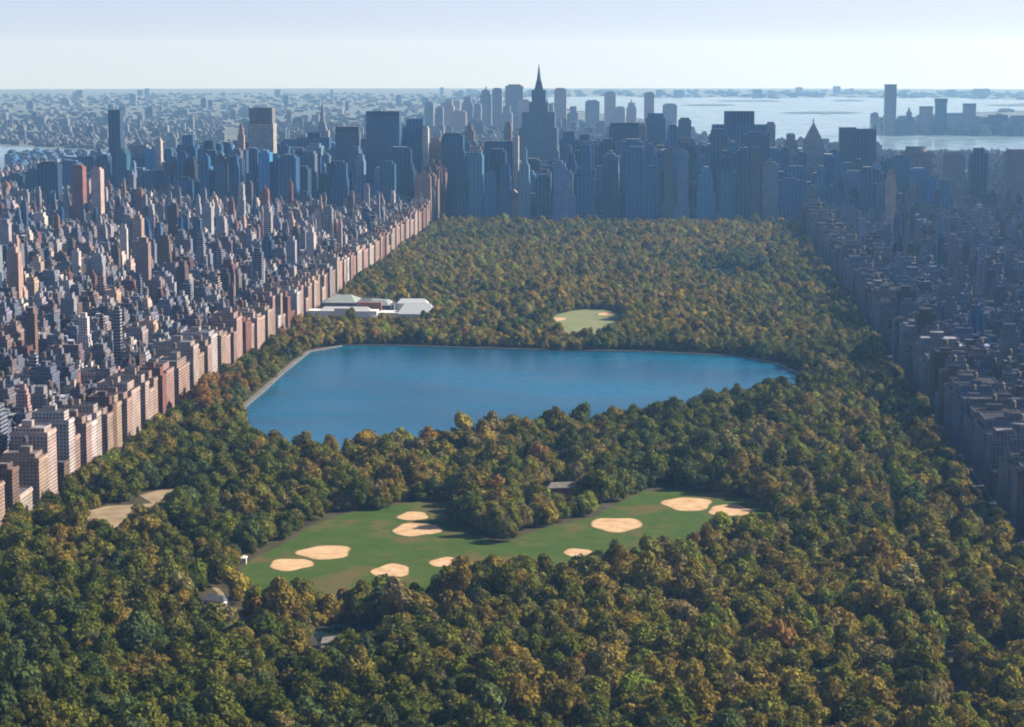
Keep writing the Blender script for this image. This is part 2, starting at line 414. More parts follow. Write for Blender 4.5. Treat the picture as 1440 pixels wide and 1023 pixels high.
# ------------------------------------------------------------------ helper: points in polygons
def inside(poly, x, y):
    r = False; n = len(poly); j = n - 1
    for i in range(n):
        xi, yi = poly[i]; xj, yj = poly[j]
        if (yi > y) != (yj > y) and x < (xj - xi) * (y - yi) / (yj - yi) + xi: r = not r
        j = i
    return r
def insv(poly, X, Y):
    r = np.zeros(len(X), bool); n = len(poly); j = n - 1
    for i in range(n):
        xi, yi = poly[i]; xj, yj = poly[j]
        if yi != yj:
            r ^= ((yi > Y) != (yj > Y)) & (X < (xj - xi) * (Y - yi) / (yj - yi) + xi)
        j = i
    return r
class VNoise:
    def __init__(s, seed): s.g = np.random.default_rng(seed).random((128, 128))
    def __call__(s, X, Y, scale):
        x = np.asarray(X) / scale + 1000; y = np.asarray(Y) / scale + 1000
        i = np.floor(x).astype(int); j = np.floor(y).astype(int); a = x - i; b = y - j
        a = a*a*(3-2*a); b = b*b*(3-2*b); g = s.g
        return (g[i%128, j%128]*(1-a)*(1-b) + g[(i+1)%128, j%128]*a*(1-b) + g[i%128, (j+1)%128]*(1-a)*b + g[(i+1)%128, (j+1)%128]*a*b)
N1, N2, N3 = VNoise(1), VNoise(2), VNoise(3)

# ------------------------------------------------------------------ words for labels
LANDS = [(20, 'the pale river bend'), (110, 'the brick towers'), (160, 'the slim dark slab tower'), (215, 'the mid grey towers'), (272, 'the stepped navy tower'), (335, 'the pink pencil tower'),
         (366, 'the white tower'), (420, 'the wide navy block'), (452, 'the needle spire'), (490, 'the checkered tower'), (538, 'the broad flat tower'), (585, 'the white edged tower'),
         (635, 'the glassy tower'), (700, 'the dark box tower'), (757, 'the tallest spire'), (812, 'the dark stepped block'), (877, 'the wide blue block'), (925, 'the tall blue slab'), (962, 'the pale slim tower'),
         (1040, 'the double topped block'), (1085, 'the thin end tower'), (1145, 'the pyramid tower'), (1207, 'the paired slabs'), (1253, 'the lone river tower'), (1290, 'the round topped block'),
         (1323, 'the far shore towers'), (1378, 'the slender dark tower'), (1430, 'the squared edge block')]
def near_land(u):
    best = min(LANDS, key=lambda l: abs(l[0] - u)); d = u - best[0]
    w = 'below' if abs(d) < 12 else ('left of' if d < 0 else 'right of')
    return w + ' ' + best[1]
ROWS = [(200, 'on the skyline'), (225, 'just under the skyline'), (250, 'high in the city'), (275, 'behind the far treetops'), (300, 'by the far park edge'), (325, 'by the farthest trees'),
        (350, 'beside the far woods'), (380, 'by the middle woods'), (410, 'by the upper woods'), (435, 'by the museum'), (460, 'by the pale lawn'), (485, 'by the far shore'),
        (515, 'by the upper lake'), (545, 'by the middle lake'), (580, 'by the lower lake'), (615, 'by the near shore'), (650, 'below the lake'), (690, 'by the upper meadow'), (9999, 'level with the ball fields')]
def row_word(v):
    for lim, w in ROWS:
        if v < lim: return w
USED = {}
def unique(cands, group=None):
    for l in cands:
        if l not in USED: USED[l] = 1; return l
    return cands[-1]

# ------------------------------------------------------------------ building kit
def jit(c, s=.12):
    k = 1 + random.uniform(-s, s); return tuple(max(.01, x * k * (1 + random.uniform(-.04, .04))) for x in c)
TINTS = {'red brick': (.25, .105, .075), 'brown brick': (.20, .12, .085), 'tan': (.37, .26, .195), 'limestone': (.46, .365, .30), 'pinkish': (.42, .275, .225), 'white brick': (.54, .49, .45), 'grey': (.30, .30, .30),
         'buff': (.41, .30, .22)}
GLASS = {'navy glass': (.014, .065, .18), 'blue glass': (.030, .125, .28), 'teal glass': (.03, .12, .18), 'black glass': (.013, .028, .058), 'grey glass': (.09, .14, .20)}  # glass colours with extra blue put in for the haze over the offices
ROOFT = [(.035, .036, .040), (.06, .06, .065), (.09, .09, .095), (.15, .145, .145), (.26, .25, .24), (.50, .50, .50)]
def rooft(): return tuple(q * k for q, k in zip(jit(random.choices(ROOFT, [4, 5, 4, 2, .7, .5])[0]), (.92, .98, 1.12))) + (1,)
def tint(name, win=None):
    return jit(TINTS.get(name) or GLASS[name]) + (win if win else random.uniform(.30, .52),)

tank_mesh = None
def water_tank(parent, x, y, z, s=1.0):
    global tank_mesh
    if tank_mesh is None:
        bm = bmesh.new()
        for dx in (-1.3, 1.3):
            for dy in (-1.3, 1.3):
                q = bmesh.ops.create_cube(bm, size=1); bmesh.ops.scale(bm, verts=q['verts'], vec=(.25, .25, 3.4)); bmesh.ops.translate(bm, verts=q['verts'], vec=(dx, dy, 1.7))
        q = bmesh.ops.create_cone(bm, segments=12, radius1=2.1, radius2=2.0, depth=4.2, cap_ends=True); bmesh.ops.translate(bm, verts=q['verts'], vec=(0, 0, 5.5))
        m1 = bpy.data.meshes.new('water_tank'); bm.to_mesh(m1); bm.free(); m1.materials.append(M_WOOD)
        bm = bmesh.new(); q = bmesh.ops.create_cone(bm, segments=12, radius1=2.35, radius2=.05, depth=1.6, cap_ends=True); bmesh.ops.translate(bm, verts=q['verts'], vec=(0, 0, 8.42))
        m2 = bpy.data.meshes.new('tank_roof'); bm.to_mesh(m2); bm.free(); m2.materials.append(M_STEEL)
        tank_mesh = (m1, m2)
    a = bpy.data.objects.new('water_tank', tank_mesh[0]); COL.objects.link(a); a.parent = parent; a.location = (x, y, z); a.scale = (s, s, s)
    b = bpy.data.objects.new('tank_roof', tank_mesh[1]); COL.objects.link(b); b.parent = a

class Bld: pass
def plan(x, y, w, d, h, col, style, wm=0):
    b = Bld(); b.x, b.y, b.w, b.d, b.h, b.col, b.style, b.wm = x, y, w, d, h, col, style, wm
    b.z = -.3 - drop(math.hypot(x, y)); b.rt = rooft(); b.tint = tint(col); b.seed = random.random(); b.forced = None
    return b
def tiers(b):
    """the stacked volumes of one building in local metres: (part name, x0, x1, y0, y1, z0, z1)"""
    r = random.Random(b.seed); w, d, h = b.w / 2, b.d / 2, b.h; out = []
    if b.style == 'row':
        out.append(('body', -w, w, -d, d, 0, h))
        if r.random() < .6: k = r.uniform(.2, .45); cx = r.uniform(-.3, .3) * w; out.append(('stair_bulkhead', cx - w*k, cx + w*k, -d*.3, d*.2, h - .9, h + 2.8))
    elif b.style == 'prewar':
        out.append(('body', -w, w, -d, d, 0, h))
        if b.h > 28:
            i = r.uniform(.10, .2); hp = r.uniform(3.2, 8)
            out.append(('penthouse', -w*(1-i), w*(1-i*1.5), -d*(1-i*1.6), d*(1-i), h - .9, h + hp))
            cx, cy = r.uniform(-.3, .3) * w, r.uniform(-.3, .3) * d
            out.append(('rooftop_bulkhead', cx - w*.3, cx + w*.25, cy - d*.28, cy + d*.28, h + hp - .05, h + hp + r.uniform(3, 7)))
        else:
            cx = r.uniform(-.3, .3) * w; out.append(('rooftop_bulkhead', cx - w*.35, cx + w*.3, -d*.3, d*.3, h - .9, h + r.uniform(3, 5)))
    elif b.style == 'slab':
        out.append(('body', -w, w, -d, d, 0, h))
        out.append(('mechanical_penthouse', -w*r.uniform(.5, .8), w*r.uniform(.5, .8), -d*.65, d*.65, h - .9, h + r.uniform(4, 9)))
        if r.random() < .4: out.append(('rooftop_bulkhead', -w*.2, w*.25, -d*.3, d*.25, h + 3, h + 12))
    elif b.style == 'podium':
        out.append(('podium', -w, w, -d, d, 0, h * r.uniform(.15, .3))); z = out[-1][6]
        k = r.uniform(.6, .78); sx = r.uniform(-.15, .15) * w
        out.append(('tower_shaft', sx - w*k, sx + w*k, -d*k, d*k, z - .9, h))
        out.append(('mechanical_penthouse', sx - w*k*.7, sx + w*k*.65, -d*k*.7, d*k*.7, h - .9, h + r.uniform(4, 8)))
    elif b.style == 'stepped':
        z = 0; k = 1.0; nst = r.choice((3, 4, 4, 5)); names = ['body', 'setback', 'upper_setback', 'tower_shaft', 'tower_crown']
        hs = sorted(r.uniform(.35, .95) for _ in range(nst - 1)) + [1.0]
        for i in range(nst):
            z1 = h * hs[i]; out.append((names[i], -w*k, w*k, -d*k, d*k, max(0, z - .9), z1)); z = z1; k *= r.uniform(.72, .88)
        out.append(('rooftop_bulkhead', -w*k*.7, w*k*.7, -d*k*.7, d*k*.7, z - .9, z + 5))
    return out
def add_simple(mb, b):
    for nm, x0, x1, y0, y1, z0, z1 in tiers(b):
        small = 'bulkhead' in nm
        wt = b.tint if not small else tuple(c * .8 for c in b.tint[:3]) + (.0,)
        mb.box(b.x + x0, b.x + x1, b.y + y0, b.y + y1, b.z + z0, b.z + z1, wt, b.rt, b.wm)
def add_thing(b, name, label, cat, group):
    ts = tiers(b); root = None
    for k, (nm, x0, x1, y0, y1, z0, z1) in enumerate(ts):
        mb = MB(); small = 'bulkhead' in nm or 'mechanical' in nm
        wt = b.tint if not small else tuple(c * .82 for c in b.tint[:3]) + (.0,)
        if small or (x1 - x0) < 4 or (y1 - y0) < 4: mb.box(x0, x1, y0, y1, z0, z1, wt, b.rt, b.wm)
        else:
            mb.box(x0, x1, y0, y1, z0, z1, wt, b.rt, b.wm, top=False); mb.parapet(x0, x1, y0, y1, z1, wt[:3] + (1,), b.rt)
        if root is None:
            if b.style == 'prewar' and b.h > 25:
                pass
            root = mb.build(name, None, (b.x, b.y, b.z)); tag(root, label, cat, group)
        else: mb.build(nm, root)
    if b.style == 'prewar':
        w, d, h = b.w / 2, b.d / 2, b.h; mb = MB(); c = tuple(min(.75, x * 1.25) for x in b.tint[:3]) + (1,)
        mb.box(-w - .5, w + .5, -d - .5, -d - .003, h - 3.2, h - 1.6, c, c, 3); mb.box(w + .003, w + .55, -d - .5, d + .5, h - 3.2, h - 1.6, c, c, 3)
        mb.box(-w - .55, -w - .003, -d - .5, d + .5, h - 3.2, h - 1.6, c, c, 3)
        mb.build('cornice', root)
        r = random.Random(b.seed + 1)
        if r.random() < .75 and len(ts) > 1:
            t = ts[-1]; water_tank(root, (t[1] + t[2]) / 2, (t[3] + t[4]) / 2, t[6] - .05, r.uniform(.9, 1.35))
    return root

# ------------------------------------------------------------------ plan the city
apts, towers, offices, fill = [], [], [], []
MASN = ['red brick', 'brown brick', 'tan', 'limestone', 'pinkish', 'white brick', 'grey', 'buff']
def mcol(w): return random.choices(MASN, w)[0]
def in_view(x, y, m=60): return -.315 * y - m - 40 < x < .166 * y + m + 90
# sunlit row facing the park
y = 1500.0
while y < 5650:
    left = 59.0
    parts = random.choice(([29, 29], [20, 38], [19, 20, 19], [15, 43], [24, 34], [58], [22, 16, 20]))
    yy = y
    for p in parts:
        tall = y > 5050
        h = random.choices((random.uniform(38, 49), random.uniform(18, 26), random.uniform(52, 60)), (8, 1.3, 1.1))[0]
        if tall: h = random.uniform(70, 120)
        dpt = random.uniform(28, 42)
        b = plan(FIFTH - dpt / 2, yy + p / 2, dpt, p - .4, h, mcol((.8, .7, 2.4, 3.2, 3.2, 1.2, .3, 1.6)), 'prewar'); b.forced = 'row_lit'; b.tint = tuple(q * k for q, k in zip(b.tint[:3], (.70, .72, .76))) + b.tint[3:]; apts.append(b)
        yy += p
    y += 80.0
# shaded row across the park
y = 1500.0
while y < 5150:
    parts = random.choice(([62], [31, 31], [40, 22], [62]))
    yy = y
    for p in parts:
        h = random.choices((random.uniform(42, 56), random.uniform(22, 28), random.uniform(62, 84)), (6, .6, 1.2))[0]
        dpt = random.uniform(36, 60)
        b = plan(CPW + dpt / 2, yy + p / 2, dpt, p - .4, h, mcol((1.5, 2.2, 2.2, 1.6, 1, .6, 1.5, 1.5)), 'stepped' if h > 64 else 'prewar'); b.forced = 'row_dark'; b.rt = tuple(q * .6 for q in b.rt[:3]) + (1,); b.tint = tuple(q * k for q, k in zip(b.tint[:3], (.27, .39, .66))) + b.tint[3:]; apts.append(b); yy += p  # walls darkened and blued, so the tint carries the shade
    y += 80.0
ENV = [(0, 248), (60, 238), (100, 222), (150, 214), (200, 212), (260, 208), (330, 200), (400, 206), (470, 202), (520, 198), (600, 192), (650, 202), (715, 202), (728, 226), (790, 226), (800, 202), (950, 196), (1000, 200), (1100, 208), (1140, 214),
       (1200, 210), (1240, 222), (1440, 226)]
def city_block(x0, x1, y, midh, endh, ptower, colw, left):
    """two rows of houses back to back in one block, taller buildings at the avenue ends"""
    for row in (0, 1):
        yc = y + 15.5 + row * 31
        x = x0
        while x < x1 - 5:
            end = x - x0 < 30 or x1 - x < 34
            w = random.uniform(13, 24) if end else random.uniform(7, 17)
            w = min(w, x1 - x)
            if w < 6: break
            xc = x + w / 2; x += w
            if not in_view(xc, yc, 40): continue
            t = random.random(); d = math.hypot(xc, yc)
            if t < ptower * (1.6 if end else .45):
                h = random.uniform(55, 105) if left else random.uniform(50, 85)
                u, _ = proj(xc, yc, h); vlim = interp(u, ENV) + 12 + random.expovariate(1 / 26)
                h = min(h, pt(u, vlim, yc).z)
                if h > 38:
                    b = plan(xc, yc, min(max(w, 11), 18), random.uniform(14, 26), h, random.choice(('white brick', 'red brick', 'tan', 'grey', 'grey', 'pinkish', 'brown brick', 'limestone', 'white brick')) if random.random() < .85 else random.choice(list(GLASS)), random.choice(('slab', 'slab', 'stepped', 'podium')), random.choice((0, 0, 1)))
                    if b.col in GLASS: b.wm = 2
                    b.tint = tuple(q * k for q, k in zip(b.tint[:3], random.choice(((.52, .58, .74), (.62, .68, .82), (.95, .95, 1.0))) if left else (.42, .52, .74))) + b.tint[3:]  # most tower walls tinted darker and bluer in place of shade and haze
                    towers.append(b); continue
            h = random.uniform(*endh) if end else random.choices((random.uniform(*midh), random.uniform(22, 44)), (4, 1.4))[0]
            fill.append(plan(xc, yc, w - .3, random.uniform(22, 30), h, mcol(colw), 'prewar' if h > 26 else 'row')); fill[-1].tint = tuple(q * k for q, k in zip(fill[-1].tint[:3], random.choices(((.34, .39, .55), (.60, .64, .76), (1.1, 1.08, 1.1)), (5, 3, 1.2))[0] if left else (.38, .48, .70))) + fill[-1].tint[3:]  # most house walls darkened and blued, shade and haze held in the tint
LC, RCW = (.7, .8, .9, 1.6, 1.0, 2.8, 4.4, .7), (1.6, 1.6, 1.2, 1, .6, .8, 3.5, .6)
avx = [(-548 - 44, -690), (-714, -830), (-860, -975), (-1000, -1140), (-1164, -1330), (-1356, -1530), (-1556, -1740), (-1764, -1930)]
y = 1500.0
while y < 7300:
    for i, (a, b_) in enumerate(avx):
        if y > 5100 and -.20 * y < b_: continue
        city_block(b_, a, y, (14, 22), (34, 58), (.10 if y > 2900 else .04), LC, True)
    y += 80.0
y = 1500.0
while y < 8200:
    for a, b_ in ((CPW + 64, 530), (560, 790), (820, 1040), (1066, 1270), (1296, 1440)):
        if y > 5100 and b_ < 560: continue
        city_block(a, b_, y, (14, 21), (22, 50), .055 if y < 5200 else .13, RCW, False)
    y += 80.0
for b in fill + towers:
    if b.x > CPW and b.y < 5200 and random.random() < .93: b.rt = tuple(q * k for q, k in zip(b.rt[:3], (.50, .58, .78))) + (1,); b.tint = tuple(q * k for q, k in zip(b.tint[:3], (.74, .84, 1.0))) + b.tint[3:]  # shade of this side painted into roofs and walls, darker and bluer

# office district beyond the park
row = 0; y = 5150.0
while y < 8400:
    x = -.30 * y if y > 5600 else -1150.0
    while x < 620:
        w = random.uniform(22, 50); dp = random.uniform(40, 60)
        xc = x + w / 2; x += w + random.choice((2, 2, 2, 16))
        if y < 5600 and xc - w/2 < FIFTH + 30 and xc + w/2 > FIFTH - 44: continue
        if not in_view(xc, y): continue
        u = proj(xc, y, 100)[0]
        if y < 5230 and FIFTH < xc < CPW: vt = random.choice((random.uniform(206, 232), random.uniform(225, 276)))
        else: vt = interp(u, ENV) + abs(random.gauss(0, 1)) * (46 if row < 8 else 20) + (10 if row < 4 else 0)
        h = pt(u, vt, y).z + drop(y)
        h = min(max(h, 25), 190)
        east = random.random()
        if random.random() < .72: col = random.choices(list(GLASS), (4, 3, 2, 3, 2))[0]; wm = 2
        else: col = mcol((.6, 1, 1.4, 1.6, .9, 1, 2.5, 1.2)); wm = 0
        b = plan(xc, y + dp / 2, w, dp, h, col, random.choice(('slab', 'slab', 'stepped', 'podium', 'stepped')), wm)
        k = random.choice((.7, 1.0, 1.0, 1.5, 2.1)); b.tint = tuple(min(.6, q * k) for q in b.tint[:3]) + b.tint[3:]
        if wm == 0: b.tint = tuple(q * k for q, k in zip(b.tint[:3], (.22, .40, .72))) + b.tint[3:]  # masonry colour pushed to blue to stand in for haze
        (offices if y < 7000 else fill).append(b)
    y += 80.0; row += 1

# ---- which of them show most
occ = np.zeros((512, 720), bool)
for b in sorted(apts + towers + offices + fill, key=lambda b: b.y):
    us = []; 
    for sx in (-1, 1):
        for sy in (-1, 1):
            us.append(proj(b.x + sx * b.w/2, b.y + sy * b.d/2, b.h + b.z))
    base = proj(b.x, b.y - b.d/2, b.z)[1]
    u0, u1 = min(p[0] for p in us), max(p[0] for p in us); v0 = min(p[1] for p in us)
    b.u, b.v = (u0 + u1) / 2, (v0 + max(p[1] for p in us)) / 2
    i0, i1 = max(0, int(v0 / 2)), min(512, int(base / 2) + 1); j0, j1 = max(0, int(u0 / 2)), min(720, int(u1 / 2) + 1)
    if i1 <= i0 or j1 <= j0: b.vis = 0; continue
    s = occ[i0:i1, j0:j1]; b.vis = int((~s).sum()); s[:] = True

def hw(h): return 'low' if h < 26 else ('midsize' if h < 46 else ('tall' if h < 75 else 'towering'))
STY = {'row': 'flat', 'prewar': 'terraced', 'slab': 'straight', 'podium': 'shouldered', 'stepped': 'stepped'}
FEAT = ['', 'narrow', 'broad', 'darker', 'paler', 'smaller', 'plain']
def cut(s):
    w = s.split()
    while len(w) > 16 and 'the' in w: w.pop(len(w) - 1 - w[::-1].index('the'))
    for q in ('terraced', 'straight', 'shouldered', 'flat', 'midsize', 'roofed'):
        if len(w) > 16 and q in w: w.remove(q)
    assert len(w) <= 16, s
    return ' '.join(w)
def blabel(b, noun, mid=''):
    base = []
    for f in ('', 'narrow' if b.w < 20 else 'broad', 'dark roofed' if sum(b.rt[:3]) < .4 else 'pale roofed', 'small' if b.vis < 30 else 'large'):
        base.append(cut(' '.join(f'{f} {b.col} {hw(b.h)} {STY[b.style]} {noun} {mid} {row_word(b.v)} {near_land(b.u)}'.split())))
    return unique(base)
cand = [b for b in apts if b.vis > 0] 
rest = sorted([b for b in fill if b.vis > 0 and b.y < 5100], key=lambda b: -b.vis)
n_extra = max(0, 298 - len(cand)); chosen = set(map(id, rest[:n_extra]))
CITY_L, CITY_F = MB(), MB()
for b in apts:
    if b.vis > 0:
        add_thing(b, 'apartment_building', blabel(b, 'house', 'facing park' if b.forced == 'row_lit' else 'in shade'), 'building',
                  'sunlit apartment houses facing the park' if b.forced == 'row_lit' else 'shaded apartment houses along the park edge')
    else: add_simple(CITY_L, b)
for b in fill:
    if id(b) in chosen: add_thing(b, 'apartment_building', blabel(b, 'building'), 'building', 'city buildings beyond the park row')
    else: add_simple(CITY_L if b.y < 5100 else CITY_F, b)
for lst, nm, noun, cat, grp in ((towers, 'apartment_tower', 'apartment tower', 'tower block', 'apartment towers above the roofs'), (offices, 'office_tower', 'office tower', 'skyscraper', 'office towers beyond the park')):
    srt = sorted(lst, key=lambda b: -b.vis)
    for k, b in enumerate(srt):
        if k < 290 and b.vis > 2: add_thing(b, nm, blabel(b, noun), cat, grp)
        else: add_simple(CITY_L if b.y < 5100 else CITY_F, b)

# ---- far city: low blocks beyond, across both rivers and down to the harbour
FARB = MB()
hud = upoly(HUD); 
def scatter(n, y0, y1, fx0, fx1, h0, h1, w0, w1, avoid=None, tallp=.03, tallh=(50, 90)):
    for _ in range(n):
        y = y0 * (y1 / y0) ** random.random(); x = y * random.uniform(fx0, fx1)
        if avoid and avoid(x, y): continue
        h = random.uniform(h0, h1) if random.random() > tallp else random.uniform(*tallh)
        b = plan(x, y, random.uniform(w0, w1), random.uniform(w0, w1), h, mcol((1, 1, 2, 2, 1.2, 2.5, 1.5, 1.2)), random.choice(('row', 'slab')), random.choice((0, 1)))
        k = random.uniform(.09, .17) * random.choice((1, 1, 1, 1.5)); b.tint = (k, k * 1.08, k * 1.06, b.tint[3]); b.rt = (k * .8, k * .9, k * .9, 1)
        add_simple(FARB, b)
RIV = [(-1930, 900), (-1930, 6900), (-2150, 8950), (-3650, 10280), (-4400, 9650), (-2950, 7950), (-2600, 6900), (-2540, 900)]
def wet(x, y): return inside(hud, x, y) or inside(RIV, x, y)
scatter(2600, 8400, 12300, -.19, .095, 12, 32, 18, 42, wet, .06, (45, 85))
scatter(1900, 7200, 13000, -.34, -.20, 7, 20, 16, 40, wet, .03, (30, 60))
scatter(1500, 12000, 26000, -.34, -.06, 6, 16, 24, 70, wet, .04, (30, 80))
scatter(700, 10600, 12300, .085, .19, 12, 60, 25, 60, wet, .1, (50, 80))
scatter(800, 16000, 30000, -.1, .2, 8, 30, 40, 120, wet, .05, (40, 90))

# ------------------------------------------------------------------ landmark towers, placed by direction and distance
def land(name, label, cat, u, vtop, wpx, y, depth, col, wm, prof, win=.5, group=None, cap=None):
    """prof: list of (part name, width fraction, pixel row of its top, shape) from the ground up"""
    p = pt(u, vtop, y); zb = -.3 - drop(math.hypot(p.x, p.y)); s = y / FPX; root = None
    w = wpx * s; t = tint(col, win); rt = rooft(); z = 0.0
    for k, (pn, fr, vr, shp) in enumerate(prof):
        z1 = pt(u, vr, y).z - zb; mb = MB(); hw_, hd = w * fr / 2, depth * fr / 2
        z0 = max(0, z - .8)
        tt = t if not shp.startswith('dark') else tuple(c * .45 for c in t[:3]) + (t[3],)
        if shp in ('box', 'dark'):
            mb.box(-hw_, hw_, -hd, hd, z0, z1, tt, rt, wm, top=False); mb.parapet(-hw_, hw_, -hd, hd, z1, tt[:3] + (1,), rt, .8)
        elif shp == 'mech': mb.box(-hw_, hw_, -hd, hd, z0, z1, tuple(c * .6 for c in t[:3]) + (0,), rt, 3)
        elif shp == 'pyr': mb.prism(0, 0, hw_ * 1.414, .3, z0, z1, 4, tuple(c * .6 for c in t[:3]) + (0,), rt, 3, ry=hd / hw_, rot=math.pi / 4)
        elif shp == 'taper': mb.prism(0, 0, hw_ * 1.414, hw_ * .75, z0, z1, 4, tt, rt, wm, ry=hd / hw_, rot=math.pi / 4)
        elif shp == 'spire': mb.prism(0, 0, hw_, .4, z0, z1, 8, tuple(c * .6 for c in t[:3]) + (0,), rt, 3)
        elif shp == 'round': mb.prism(0, 0, hw_, hw_, z0, z1, 20, tt, rt, wm, ry=hd / hw_)
        elif shp == 'slant':
            mb.box(-hw_, hw_, -hd, hd, z0, z0 + (z1 - z0) * .1, tt, rt, wm); b = len(mb.v); za = z0 + (z1 - z0) * .1
            mb.v += [(-hw_, -hd, za), (hw_, -hd, za), (hw_, hd, za), (-hw_, hd, za), (hw_, hd, z1), (-hw_, hd, z1)]
            q = [(0, 0)] * 4
            mb.face((b, b+1, b+4, b+5), q, tt, 3); mb.face((b+1, b+2, b+4), q[:3], tt, 3); mb.face((b, b+5, b+3), q[:3], tt, 3); mb.face((b+2, b+3, b+5, b+4), q, tt, 3)
        if root is None: root = mb.build(name, None, (p.x, p.y + depth / 2, zb)); tag(root, label, cat, group)
        else: mb.build(pn, root)
        z = z1
    return root
S = 'skyscraper'; G1 = 'landmark towers of the skyline'
def hero(label, u, v, w, y, dep, col, wm, prof=None, win=.5):
    prof = prof or [('shaft', 1, v + 3, 'box'), ('mechanical_penthouse', .7, v, 'mech')]
    return land('skyscraper', label, S, u, v, w, y, dep, col, wm, prof, win, G1)
hero('tallest skyscraper of all with stepped shoulders and a needle mast', 757, 90, 58, 7100, 62, 'grey glass', 0,
     [('base', 1.0, 212, 'box'), ('shaft', .92, 180, 'box'), ('setback', .80, 158, 'box'), ('upper_setback', .46, 144, 'box'), ('upper_shaft', .34, 127, 'box'), ('crown', .22, 114, 'taper'), ('mast', .11, 90, 'spire')], .6)
hero('slim dark slab tower standing alone above the sunlit city', 160, 155, 17, 6000, 40, 'black glass', 2, [('shaft', 1, 155, 'box')])
hero('white tower with a dark slanted top and bright flank', 366, 152, 36, 5700, 50, 'white brick', 1, [('shaft', 1, 174, 'box'), ('slanted_crown', .92, 152, 'dark')])
hero('pink pencil tower with a pointed cap beside the white tower', 338, 172, 9, 5400, 16, 'pinkish', 0, [('shaft', 1, 190, 'box'), ('setback', .7, 181, 'box'), ('cap', .6, 172, 'pyr')])
hero('stepped navy tower with a tall narrow core', 262, 192, 36, 5900, 50, 'navy glass', 2, [('base', 1, 232, 'box'), ('shaft', .8, 204, 'box'), ('core', .42, 191, 'box')])
hero('dark tower with needle spire rising from a stepped crown', 452, 139, 26, 6600, 40, 'grey', 0, [('base', 1, 200, 'box'), ('shaft', .7, 184, 'box'), ('crown', .48, 172, 'taper'), ('spire', .3, 139, 'spire')])
hero('wide navy block directly in front of the needle spire', 440, 192, 46, 6000, 45, 'navy glass', 2, [('shaft', 1, 194, 'box'), ('mechanical_penthouse', .4, 187, 'mech')])
hero('navy block with lighter crown band left of the spire', 408, 196, 28, 6100, 40, 'blue glass', 2)
hero('checkered tower with dark cap beside the broad flat tower', 488, 178, 34, 5600, 45, 'grey glass', 1, [('shaft', 1, 186, 'box'), ('crown', .96, 178, 'dark')])
hero('broad flat topped blue tower, widest on the sunlit skyline', 538, 157, 47, 5450, 40, 'blue glass', 1, [('shaft', 1, 163, 'box'), ('crown', 1.01, 157, 'dark')], .5)
hero('blue tower with a bright white edge near the park corner', 583, 168, 34, 5500, 44, 'blue glass', 2, [('shaft', 1, 178, 'box'), ('setback', .7, 168, 'box')])
hero('slim white tower squeezed against the white edged tower', 598, 178, 8, 5480, 30, 'white brick', 0)
hero('dark glassy tower just inside the park corner', 636, 188, 30, 5500, 40, 'navy glass', 2, [('shaft', 1, 191, 'box'), ('mechanical_penthouse', .8, 188, 'mech')])
hero('tan tower hugging the dark glassy tower', 612, 194, 16, 5520, 34, 'tan', 0, [('shaft', 1, 199, 'box'), ('setback', .7, 194, 'box')])
hero('dark box tower framed by pale corner columns', 701, 199, 42, 5400, 44, 'navy glass', 2, [('shaft', 1, 202, 'box'), ('mechanical_penthouse', .9, 199, 'mech')])
hero('pale slim column tower at the side of the dark box', 725, 192, 8, 5390, 26, 'white brick', 0, [('shaft', 1, 192, 'box')])
hero('pale tan tower left of the dark box tower', 668, 206, 18, 5420, 34, 'limestone', 0, [('shaft', 1, 212, 'box'), ('setback', .75, 206, 'box')])
hero('brownish narrow tower rising behind the dark box', 714, 172, 10, 6600, 28, 'brown brick', 0, [('shaft', 1, 178, 'box'), ('crown', .7, 172, 'box')])
hero('brownish twin capped tower behind the tan tower', 660, 174, 13, 6600, 30, 'brown brick', 0, [('shaft', 1, 184, 'box'), ('crown', .6, 174, 'taper')])
hero('low mansard roofed hotel block at the foot of the towers', 705, 262, 66, 5170, 60, 'limestone', 0, [('body', 1, 284, 'box'), ('mansard_roof', .98, 268, 'taper')])
hero('dark stepped block right of the tallest spire', 800, 186, 26, 6100, 44, 'navy glass', 2, [('shaft', 1, 196, 'box'), ('setback', .6, 186, 'box')])
hero('dark stepped block with notched top further right of the spire', 822, 190, 20, 5900, 40, 'black glass', 2, [('shaft', 1, 198, 'box'), ('setback', .7, 190, 'box')])
hero('wide blue block with flat brow in mid skyline', 878, 173, 50, 6000, 48, 'navy glass', 1, [('base', 1, 200, 'box'), ('shaft', .86, 178, 'box'), ('mechanical_penthouse', .8, 173, 'mech')])
hero('tall blue slab behind the front towers of mid skyline', 922, 160, 28, 6200, 40, 'blue glass', 2, [('shaft', 1, 166, 'box'), ('setback', .8, 160, 'box')])
hero('grey blue tower tucked against the tall blue slab', 901, 174, 16, 6150, 36, 'grey', 1)
hero('pale slim tower with square top beside the tall slab', 963, 166, 18, 6400, 36, 'grey glass', 1)
hero('narrow bluish tower right of the pale slim one', 946, 176, 14, 5800, 34, 'blue glass', 2)
hero('double topped block with a square box on wide shoulders', 1040, 157, 84, 5900, 60, 'navy glass', 2, [('base', 1, 190, 'box'), ('shoulder', .9, 176, 'box'), ('top_box', .50, 157, 'dark')])
hero('teal shaft in front of the double topped block', 1012, 182, 24, 5500, 40, 'teal glass', 2)
hero('dark slab in front of the double topped block', 1062, 186, 40, 5450, 36, 'navy glass', 1, [('shaft', 1, 189, 'box'), ('mechanical_penthouse', .5, 186, 'mech')])
hero('thin end tower at the shoulder of the skyline', 1084, 172, 13, 6200, 30, 'grey', 1)
hero('pyramid roofed tower standing before the pale water', 1145, 166, 30, 6000, 50, 'grey', 0, [('base', 1.1, 222, 'box'), ('shaft', .95, 196, 'box'), ('pyramid_roof', .78, 172, 'pyr'), ('finial', .08, 166, 'spire')])
